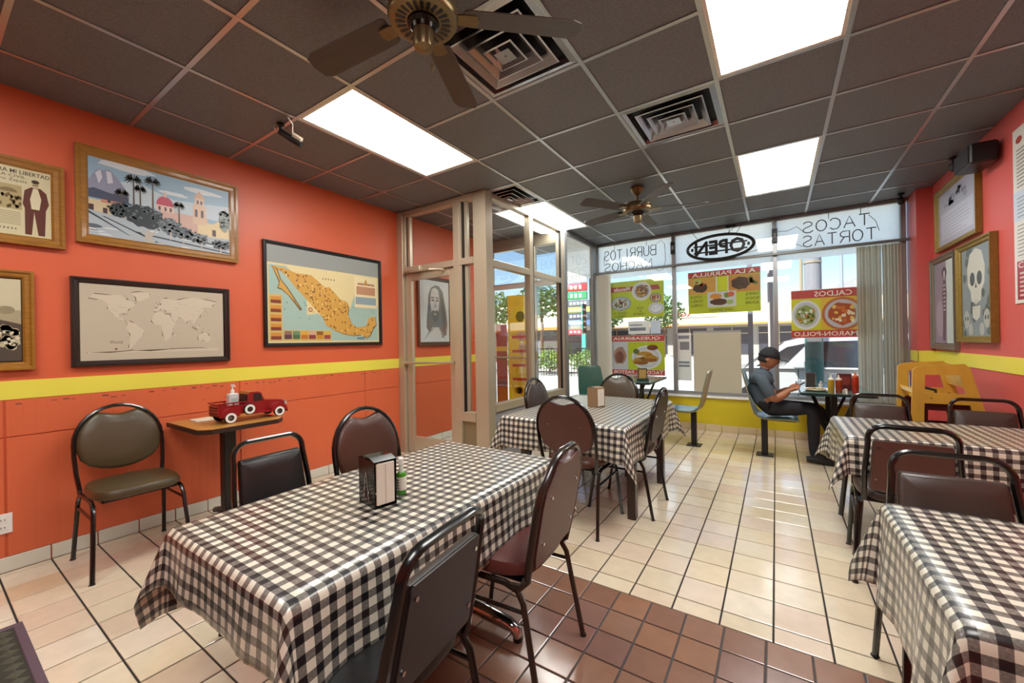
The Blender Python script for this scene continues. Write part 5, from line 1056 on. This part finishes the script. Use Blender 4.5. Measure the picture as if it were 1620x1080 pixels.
# ------------------------------------------------------------------ ceiling fans
M_brz = pm('antique_brass', '#7c6a4a', .32, .75, var=(12, .2)); M_blade = pm('dark_blade', '#4a4039', .5, var=(14, .25), stretch=(.2, 3, 1))
def fan(label, x, y, zh, rot, n=5, bl=.50):
    t = thing('ceiling_fan', label, 'ceiling fan', (x, y, zh), rot, group='ceiling fans'); top = CEIL - zh
    MB().lathe([(0, top), (.068, top - .001), (.066, top - .03), (.035, top - .07), (.016, top - .085), (0, top - .085)], 24).build('canopy', M_brz, t, True)
    MB().lathe([(.013, .07), (.013, top - .08)], 12).build('downrod', M_brz, t, True)
    MB().lathe([(.02, .09), (.06, .085), (.125, .07), (.14, .05), (.142, .0), (.135, -.012), (.12, -.016), (.02, -.016)], 36).build('motor_housing', M_brz, t, True)
    q = MB()
    for k in range(24):
        a = 2 * PI * k / 24; ca, sa = math.cos(a), math.sin(a); pr = []
        for r_, w_ in ((.072, .004), (.08, .006), (.105, .0075), (.112, .005)): pr.append((r_, w_))
        ring = [(r_, w_) for r_, w_ in pr] + [(r_, -w_) for r_, w_ in reversed(pr)]
        q.add([(r_ * ca - w_ * sa, r_ * sa + w_ * ca, -.0175) for r_, w_ in ring], [tuple(range(8))])
    tag(q.build('vent_slots', M_blackp, t), kind='stuff')
    MB().lathe([(.066, -.015), (.064, -.025), (.05, -.034), (.045, -.05), (.0, -.05)], 24).build('switch_cup', pm('dark_bronze', '#231c17', .25, .7), t, True)
    MB().lathe([(.042, -.048), (.042, -.10), (.038, -.118), (.015, -.124), (0, -.125)], 20).build('light_fitting', M_brz, t, True)
    q = MB(); q.tube([(.03, -.03, -.08), (.034, -.034, -.20)], .0016, 5); pc = q.build('pull_chain', M_brz, t); MB().lathe([(.001, -.200), (.007, -.215), (.005, -.235), (0, -.237)], 10, (.034, -.034, 0)).build('pull_knob', M_brz, pc, True)
    for k in range(n):
        a = 2 * PI * k / n
        out = [(.17, -.05), (.19, -.058), (.17 + bl * .9, -.068), (.17 + bl * .98, -.05), (.17 + bl, 0), (.17 + bl * .98, .05), (.17 + bl * .9, .068), (.19, .058), (.17, .05)]
        q = MB(); q.loft([[(x_, y_, y_ * .2 + .018) for x_, y_ in out], [(x_, y_, y_ * .2 + .024) for x_, y_ in out]]); bd = q.build('blade', M_blade, t, rot=(0, 0, a))
        q = MB(); q.prism([(.10, -.018), (.17, -.03), (.22, -.03), (.23, 0), (.22, .03), (.17, .03), (.10, .018)], .010, .016, plane='xy'); q.build('blade_bracket', M_brz, bd)
    return t
fan('bronze ceiling fan nearest the camera with slotted motor and pull chain', -1.19, 1.185, 2.615, R(42))
fan('bronze ceiling fan hanging near the front windows', -1.165, 4.15, 2.60, R(20))

# ------------------------------------------------------------------ window-side cluster seating
M_lam = pm('dark_green_laminate', '#2a5548', .3, coat=.4, var=(8, .15)); M_tan = pm('tan_laminate', '#9c8a6a', .4, var=(8, .12)); M_fr = pm('charcoal_steel', '#141214', .4)
def shell_seat(label, x, y, rz):
    """moulded laminate seat on one steel post; faces local +y"""
    t = thing('moulded_seat', label, 'seat', (x, y, 0), rz, 'moulded cluster seats')
    prof = [(.21, .418), (.19, .430), (.12, .432), (.02, .428), (-.08, .425), (-.14, .433), (-.18, .465), (-.205, .53), (-.225, .62), (-.25, .74), (-.285, .88), (-.295, .905)]
    def wd(i): k = i / (len(prof) - 1); return .205 if k < .7 else .205 - .035 * (k - .7) / .3 - (.02 if i == len(prof) - 1 else 0)
    nw = 8
    for nm, m, off in (('shell_front', M_lam, .004), ('shell_back', M_tan, -.004)):
        rings = []
        for i, (py, pz) in enumerate(prof):
            a = Vector(prof[max(i - 1, 0)]); c_ = Vector(prof[min(i + 1, len(prof) - 1)]); d_ = (c_ - a).normalized(); nrm = Vector((d_.y, -d_.x)) * (1 if True else 1)
            if nrm.y < 0 and i < 5: nrm = -nrm
            if i >= 5 and nrm.x < 0: nrm = -nrm
            row = []
            for s in (1, -1):
                for j in range(nw + 1):
                    u = -1 + 2 * j / nw; u = u if s == 1 else -u
                    cv = .012 * (u * u) if i > 4 else .004 * u * u
                    o_ = off + (.0035 if s == 1 else -.0035) + cv
                    row.append((u * wd(i), py + nrm.x * o_, pz + nrm.y * o_))
            rings.append(row)
        q = MB(); q.loft(rings); q.build(nm, m, t, True)
    MB().bev(-.03, .03, -.12, -.06, .0, .40, .004).build('post', M_fr, t); MB().bev(-.03, .03, -.12, .20, .385, .418, .004).build('seat_arm', M_fr, t); MB().bev(-.08, .08, -.17, -.01, .0, .012, .003).build('floor_plate', M_fr, t)
    return t
def cluster_table(label, cx, cy, w, d):
    t = thing('cluster_table', label, 'table', (cx, cy, 0), group='window tables')
    MB().prism([(-w / 2 + .03, -d / 2), (w / 2 - .03, -d / 2), (w / 2, -d / 2 + .03), (w / 2, d / 2), (-w / 2, d / 2), (-w / 2, -d / 2 + .03)], .715, .737, plane='xy').build('edge', pm('black_green_edge', '#12201e', .4), t)
    MB().prism([(-w / 2 + .035, -d / 2 + .004), (w / 2 - .035, -d / 2 + .004), (w / 2 - .005, -d / 2 + .034), (w / 2 - .005, d / 2 - .004), (-w / 2 + .005, d / 2 - .004), (-w / 2 + .005, -d / 2 + .034)], .737, .740, plane='xy').build('tabletop', pm('green_top', '#4c6f68', .2, coat=.6), t)
    for sy in (-.28, .28):
        for sx in (-1, 1): MB().tube([(sx * .06, sy, .40), (sx * w * .32, sy, .715)], .016, 6).build('strut', M_fr, t)
        MB().bev(-.025, .025, sy - .025, sy + .025, .0, .715, .003).build('post', M_fr, t)
    MB().bev(-.03, .03, -.34, .34, .0, .03, .003).build('base_bar', M_fr, t)
    return t
cluster_table('dark green table by the window at the right with sauce bottles', .475, 5.40, .57, 1.22); cluster_table('dark green table by the window at the left with menu holder', -1.62, 5.55, .60, .94)
shell_seat('moulded seat the person sits on', -.03, 5.16, FX)
shell_seat('tan-backed moulded seat turned away, right of the left window table', -.93, 5.22, BX)
shell_seat('green moulded seat left of the left window table', -2.10, 5.36, R(-132))
# items on the window tables
ZC = .740
t = thing('dinner_plate', 'white plate of food in front of the seated person', 'plate', (.33, 5.02, ZC)); MB().lathe([(0, .004), (.06, .004), (.075, .010), (.115, .022), (.118, .020), (.08, .004), (.06, 0), (0, 0)], 28).build('dish', M_white, t, True)
for k in range(6): MB().lathe([(0, .0), (.03, .004), (.028, .014), (.0, .022)], 10, (.05 * math.cos(k), .05 * math.sin(k), .006)).build('food', pm('food_%d' % (k % 3), ('#8a5a2a', '#b98a4a', '#6a7a3a')[k % 3], .7), t, True)
sqp = lambda h: [(0, 0), (.024, 0), (.026, .006), (.026, h - .03), (.022, h - .012), (0, h - .012)]
sqc = lambda h: [(.0, h - .012), (.024, h - .012), (.024, h), (.010, h + .006), (.005, h + .035), (0, h + .036)]
M_amber = pm('amber_salsa', '#a0801c', .2, coat=.4); M_redsa = pm('red_salsa', '#8a3014', .2, coat=.4); M_ket = pm('ketchup_red', '#9a2412', .25, coat=.4)
squeeze('amber salsa squeeze bottle on the right window table', 'bottle', .435, 4.90, ZC, sqp(.135), M_amber, pm('clear_cap', '#d8d4c4', .3), sqc(.135)); squeeze('reddish salsa squeeze bottle next to the amber one', 'bottle', .495, 4.92, ZC, sqp(.135), M_redsa, MATS['clear_cap'], sqc(.135)); squeeze('tall ketchup squeeze bottle at the end of the window table', 'bottle', .62, 4.95, ZC, sqp(.165), M_ket, pm('ketchup_cap', '#c9622c', .4), sqc(.165))
t = thing('condiment_caddy', 'dark red caddy box behind the salsa bottles', 'caddy', (.56, 5.15, ZC)); MB().bev(-.055, .055, -.04, .04, 0, .17, .005).build('box', pm('maroon_plastic', '#4c1a16', .4), t); MB().box(-.04, .04, -.0405, -.04, .06, .14).build('label', pm('caddy_label', '#7a2a20', .5), t)
t = thing('table_card', 'chrome framed card holder beyond the plate', 'card holder', (.30, 5.28, ZC)); q = MB(); q.box(-.045, -.038, -.005, .005, 0, .16); q.box(.038, .045, -.005, .005, 0, .16); q.box(-.038, .038, -.005, .005, .153, .16); q.box(-.05, .05, -.03, .03, 0, .005); q.build('frame', M_chrome, t); MB().box(-.038, .038, -.002, .002, .005, .153).build('card', pm('dark_card', '#33322f', .4), t)
t = thing('salt_shaker', 'small glass salt shaker beside the card holder', 'shaker', (.38, 5.24, ZC)); MB().lathe([(0, 0), (.02, 0), (.018, .05), (.016, .055), (0, .055)], 14).build('jar', pm('shaker_glass', '#c4c8c6', .1, coat=.5), t, True); MB().lathe([(.017, .055), (.017, .065), (.008, .078), (0, .079)], 14).build('lid', M_chrome, t, True)
t = thing('crumpled_napkin', 'crumpled white napkin beside the salsa bottles', 'napkin', (.545, 4.96, ZC)); q = MB(); rn = random.Random(4); q.add([(.03 * math.cos(a) * rn.uniform(.6, 1.2), .03 * math.sin(a) * rn.uniform(.6, 1.2), 0) for a in [k * .785 for k in range(8)]] + [(.018 * math.cos(a), .018 * math.sin(a), rn.uniform(.015, .04)) for a in [k * .785 for k in range(8)]] + [(0, 0, .03)], [(i, (i + 1) % 8, 8 + (i + 1) % 8, 8 + i) for i in range(8)] + [(8 + i, 8 + (i + 1) % 8, 16) for i in range(8)]); q.build('paper', MATS['napkin_paper'], t)
t = thing('menu_holder', 'wooden menu holder standing on the left window table', 'menu holder', (-1.48, 5.35, ZC), R(25)); MB().bev(-.05, .05, -.02, .02, .03, .155, .004).build('board', pm('menu_tan', '#a88a4a', .6), t); q = MB(); q.box(-.058, -.05, -.024, .024, .0, .16); q.box(.05, .058, -.024, .024, .0, .16); q.box(-.05, .05, -.024, .024, .155, .163); q.build('frame', pm('dark_holder', '#2e2418', .4), t); MB().bev(-.075, .075, -.05, .05, 0, .03, .004).build('base', pm('green_holder', '#1d3a34', .3), t)

# ------------------------------------------------------------------ stacked high chairs
def high_chair(label, x, y, z, m, wid):
    """side panels in the xz plane, depth along y"""
    t = thing('high_chair', label, 'high chair', (x, y, z), 0, 'stacked wooden high chairs')
    o = [(0, 0), (.015, .735), (.03, .765), (.06, .78), (.28, .80), (.305, .79), (.32, .765), (.50, 0)]
    def xl(zz): return .0 + .02 * zz / .78
    def xr(zz): return .50 - .18 * zz / .78
    def quadp(z0, z1, a0, a1, b0, b1): return [(a0, z0), (b0, z0), (b1, z1), (a1, z1)]
    for s in (-1, 1):
        q = MB(); y0, y1 = (s * wid / 2 - .011, s * wid / 2 + .011)
        parts = [quadp(0, .70, xl(0), xl(.70), xl(0) + .07, xl(.70) + .07), quadp(0, .70, xr(0) - .07, xr(.70) - .065, xr(0), xr(.70)),
                 [(xl(.70), .70), (xr(.70), .70), (xr(.76), .755), (xr(.78) - .02, .785), (.08, .768), (xl(.75) + .02, .755), (xl(.70), .735)],
                 [(xl(.5) + .069, .48), (xr(.48) - .066, .48), (xr(.56) - .065, .56), (xl(.56) + .069, .56)], [(xl(.1) + .069, .10), (xr(.1) - .066, .10), (xr(.16) - .066, .16), (xl(.16) + .069, .16)]]
        for pg in parts: q.prism(pg, y0, y1)
        sp_ = q.build('side_panel', m, t)
        q = MB()
        for xx, zz in ((.12, .52), (.33, .52), (.04, .30)): q.tube([(xx, y0 - .001, zz), (xx, y1 + .001, zz)], .006, 8)
        q.build('screws', pm('screw_brown', '#7a5a1c', .5), sp_)
    h = wid / 2 - .011
    MB().bev(.08, .36, -h, h, .48, .50, .003).build('seat', m, t); MB().prism([(.318, .60), (.335, .60), (.304, .745), (.287, .745)], -h, h).build('backrest', m, t); MB().bev(.03, .05, -h, h, .545, .575, .003).build('front_bar', m, t); MB().bev(.06, .13, -h, h, .16, .178, .003).build('footrest', m, t)
    MB().tube([(.2, 0, .50), (.2, 0, .56), (.06, 0, .60)], .012, 6).build('crotch_strap', pm('strap_dark', '#22262c', .7), t)
    MB().bev(.21, .27, -h * .5, h * .5, .502, .525, .006).build('buckle', pm('buckle_grey', '#9aa2a8', .3), t)
    return t
M_pine = pm('varnished_pine', '#cda03c', .35, var=(16, .25), coat=.3, stretch=(1, 1, .3)); M_maro = pm('mahogany_stain', '#4a1210', .35, var=(16, .25), coat=.3)
high_chair('yellow varnished wooden high chair on top of the stack', .865, 4.56, .275, M_pine, .46)
high_chair('dark red wooden high chair underneath the yellow one', .885, 4.56, .0, M_maro, .40)

# ------------------------------------------------------------------ seated person
def skin_mesh(V, E, rad, root):
    me = bpy.data.meshes.new('sk'); me.from_pydata(V, E, []); o = bpy.data.objects.new('sk', me); COL.objects.link(o)
    o.modifiers.new('s', 'SKIN').use_smooth_shade = True
    for i, r_ in enumerate(rad):
        sv = me.skin_vertices[0].data[i]; sv.radius = (r_, r_) if not isinstance(r_, tuple) else r_; sv.use_root = (i == root)
    sb = o.modifiers.new('ss', 'SUBSURF'); sb.levels = 2; sb.render_levels = 2
    dg = bpy.context.evaluated_depsgraph_get(); dg.update(); m2 = bpy.data.meshes.new_from_object(o.evaluated_get(dg))
    bpy.data.objects.remove(o); v = [tuple(p.co) for p in m2.vertices]; f = [tuple(p.vertices) for p in m2.polygons]; bpy.data.meshes.remove(m2); return v, f
PX, PY = -.10, 5.14
pt = thing('person', 'seated person in dark cap, grey t-shirt and dark trousers looking at a phone', 'person', (PX, PY, 0))
V = [(0, 0, .53), (-.03, 0, .66), (-.045, 0, .79), (-.035, 0, .875), (-.015, 0, .925), (.005, 0, .975),
     (.04, -.095, .53), (.40, -.10, .545), (.405, -.10, .30), (.40, -.10, .09), (.50, -.105, .05),
     (.04, .095, .53), (.46, .12, .53), (.56, .13, .30), (.64, .13, .09), (.74, .13, .05),
     (-.04, -.12, .855), (-.03, -.185, .835), (.035, -.215, .70), (.075, -.20, .635), (.15, -.14, .68), (.205, -.085, .725),
     (-.04, .12, .855), (-.03, .185, .835), (.045, .215, .70), (.085, .20, .64), (.16, .13, .69), (.205, .07, .728)]
E_ = [(0, 1), (1, 2), (2, 3), (3, 4), (4, 5), (0, 6), (6, 7), (7, 8), (8, 9), (9, 10), (0, 11), (11, 12), (12, 13), (13, 14), (14, 15), (3, 16), (16, 17), (17, 18), (18, 19), (19, 20), (20, 21), (3, 22), (22, 23), (23, 24), (24, 25), (25, 26), (26, 27)]
RD = [(.12, .14), (.125, .145), (.12, .155), (.095, .12), .058, .055, .088, .064, .055, .042, .04, .088, .064, .055, .042, .04, .07, .062, .052, .045, .04, .028, .07, .062, .052, .045, .04, .028]
bv, bf = skin_mesh(V, E_, RD, 0)
SH, SK, PT, SO = 0, 1, 2, 3
segm = {(0, 1): SH, (1, 2): SH, (2, 3): SH, (3, 4): SH, (4, 5): SK, (0, 6): PT, (6, 7): PT, (7, 8): PT, (8, 9): PT, (9, 10): SO, (0, 11): PT, (11, 12): PT, (12, 13): PT, (13, 14): PT, (14, 15): SO, (3, 16): SH, (16, 17): SH, (17, 18): SH, (18, 19): SK, (19, 20): SK, (20, 21): SK, (3, 22): SH, (22, 23): SH, (23, 24): SH, (24, 25): SK, (25, 26): SK, (26, 27): SK}
def nearest(p):
    best = (9, 0)
    for (a, b), mi in segm.items():
        A_, B_ = Vector(V[a]), Vector(V[b]); ab = B_ - A_; k = max(0, min(1, (p - A_).dot(ab) / ab.length_squared)); d_ = (p - A_ - ab * k).length / (1 if mi != SH else 1.15)
        if d_ < best[0]: best = (d_, mi)
    return best[1]
body = MB()
for f_ in bf:
    pass
body.v = list(bv); body.f = list(bf); body.m = [nearest(sum((Vector(bv[i]) for i in f_), Vector()) / len(f_)) for f_ in bf]
for i, f_ in enumerate(bf):
    c_ = sum((Vector(bv[k]) for k in f_), Vector()) / len(f_)
    if body.m[i] == SH and c_.z < .555: body.m[i] = PT
# head: rounded skull with jaw, nose, brow and ears, leaning forward over the phone
hm = Matrix.Translation((.03, 0, 1.05)) @ Matrix.Rotation(R(16), 4, 'Y')
def hp(x, y, z): return tuple(hm @ Vector((x, y, z)))
nu, nv = 24, 16; rings = []
for j in range(nv + 1):
    th = PI * j / nv; row = []
    for i in range(nu):
        a = 2 * PI * i / nu; x, y, z = math.cos(a) * math.sin(th), math.sin(a) * math.sin(th), math.cos(th)
        rx, ry, rz_ = .092, .074, .115
        if z < 0: ry *= 1 - .28 * (-z) ** 1.5; rx *= 1 - .12 * (-z)
        X_, Y_, Z_ = rx * x, ry * y, rz_ * z
        if x > .0 and z < -.3: X_ += .018 * x * (-z - .3)                       # chin
        if x > .75 and abs(y) < .25 and -.35 < z < .12: X_ += .022 * (1 - abs(y) / .25) * (1 - abs((z + .12) / .25) if abs(z + .12) < .25 else 0)   # nose
        if x > .7 and .12 < z < .3: X_ += .005                                  # brow
        row.append(hp(X_, Y_, Z_))
    rings.append(row)
body.loft(rings, mi=SK)
for s in (-1, 1):
    body.lathe([(0, -.006), (.016, -.006), (.022, 0), (.016, .006), (0, .006)], 10, hp(-.008, s * .074, -.005), SK, 'y')
    body.lathe([(0, -.007), (.006, -.003), (.006, .003), (0, .007)], 8, hp(.080, s * .030, .014), 4)      # eyes
body.tube([hp(.088, -.02, -.055), hp(.094, 0, -.057), hp(.088, .02, -.055)], .004, 6, mi=5)               # mouth
# hands: palm, four bent fingers and a thumb around the phone
def hand(w_, s):
    body.tube([(w_[0] - .012, w_[1], w_[2] - .004), (w_[0] + .02, w_[1] - s * .004, w_[2] + .008), (w_[0] + .055, w_[1] - s * .012, w_[2] + .024)], [.026, .034, .030], 10, mi=SK, sq=(.62, 1.0))
    for k in range(4):
        o_ = (k - 1.5) * .015; L_ = (.9, 1.05, 1.0, .8)[k]
        b0 = Vector((w_[0] + .05, w_[1] - s * .010 + o_ * .55, w_[2] + .020 + o_ * .55)); b1 = b0 + Vector((.026 * L_, -s * .008, .012)); b2 = b1 + Vector((.014 * L_, -s * .020, .012)); b3 = b2 + Vector((-.004, -s * .018, .010))
        body.tube([b0, b1, b2, b3], [.0095, .009, .008, .0065], 7, mi=SK)
    t0 = Vector((w_[0] + .012, w_[1] - s * .020, w_[2] + .024)); body.tube([t0, t0 + Vector((.026, -s * .016, .022)), t0 + Vector((.05, -s * .024, .034))], [.012, .0105, .008], 7, mi=SK)
hand(V[21], -1); hand(V[27], 1)
# shoes
for a in (9, 14):
    x, y, z = V[a]; body.tube([(x - .06, y, .038), (x, y, .045), (x + .09, y, .036), (x + .16, y, .026), (x + .18, y, .022)], [.034, .045, .044, .036, .018], 10, mi=SO, sq=(.85, 1.0))
M_skin = pm('skin', '#a06a4c', .55, var=(12, .08))
bd = body.build('body', [pm('grey_tshirt', '#46535c', .85, var=(10, .2), bump=(60, .4)), M_skin, pm('dark_trousers', '#17171c', .85, var=(9, .25), bump=(40, .4)), pm('black_shoe', '#101012', .5), pm('dark_eye', '#1a1412', .2), pm('lips', '#84503e', .5)], pt, True)
hr = MB(); rings = []
for j in range(8):
    th = PI * (.12 + .50 * j / 7); rings.append([hp(.097 * math.cos(a) * math.sin(th) - .004, .079 * math.sin(a) * math.sin(th), .118 * math.cos(th)) for a in [PI * (.52 + .96 * i / 16) for i in range(17)]])
hr.loft(rings, close=False); o = hr.build('hair', pm('dark_hair', '#191412', .7, bump=(150, .6)), pt, True); o.modifiers.new('t', 'SOLIDIFY').thickness = .008
cp = MB(); rings = []
for j in range(9):
    th = PI * (.0 + .46 * j / 8) + .001; rings.append([hp(.105 * math.cos(a) * math.sin(th) - .003, .086 * math.sin(a) * math.sin(th), .128 * math.cos(th) * (1.0) + .004) for a in [2 * PI * i / 24 for i in range(24)]])
cp.loft(rings, caps=False); cpo = cp.build('cap', pm('black_cap', '#15151a', .8, bump=(90, .4)), pt, True); cpo.modifiers.new('t', 'SOLIDIFY').thickness = .004
br = MB(); out = [(.085 + .10 * math.cos(R(a)), .078 * math.sin(R(a))) for a in range(-90, 91, 12)]
br.loft([[hp(x, y, .028 - 1.1 * (y * y) - .12 * (x - .08)) for x, y in out], [hp(x, y, .033 - 1.1 * (y * y) - .12 * (x - .08)) for x, y in out]]); br.build('brim', MATS['black_cap'], cpo)
ph_ = thing('phone', 'black smartphone held by the seated person', 'phone', (PX + .285, PY - .008, .770)); q = MB(); q.bev(-.006, .006, -.038, .038, -.07, .07, .003); o = q.build('case', M_blackp, ph_, rot=(0, R(52), 0)); q = MB(); q.box(-.0068, -.006, -.034, .034, -.063, .063); q.build('screen', pm('phone_screen', '#2b3a44', .1), o)
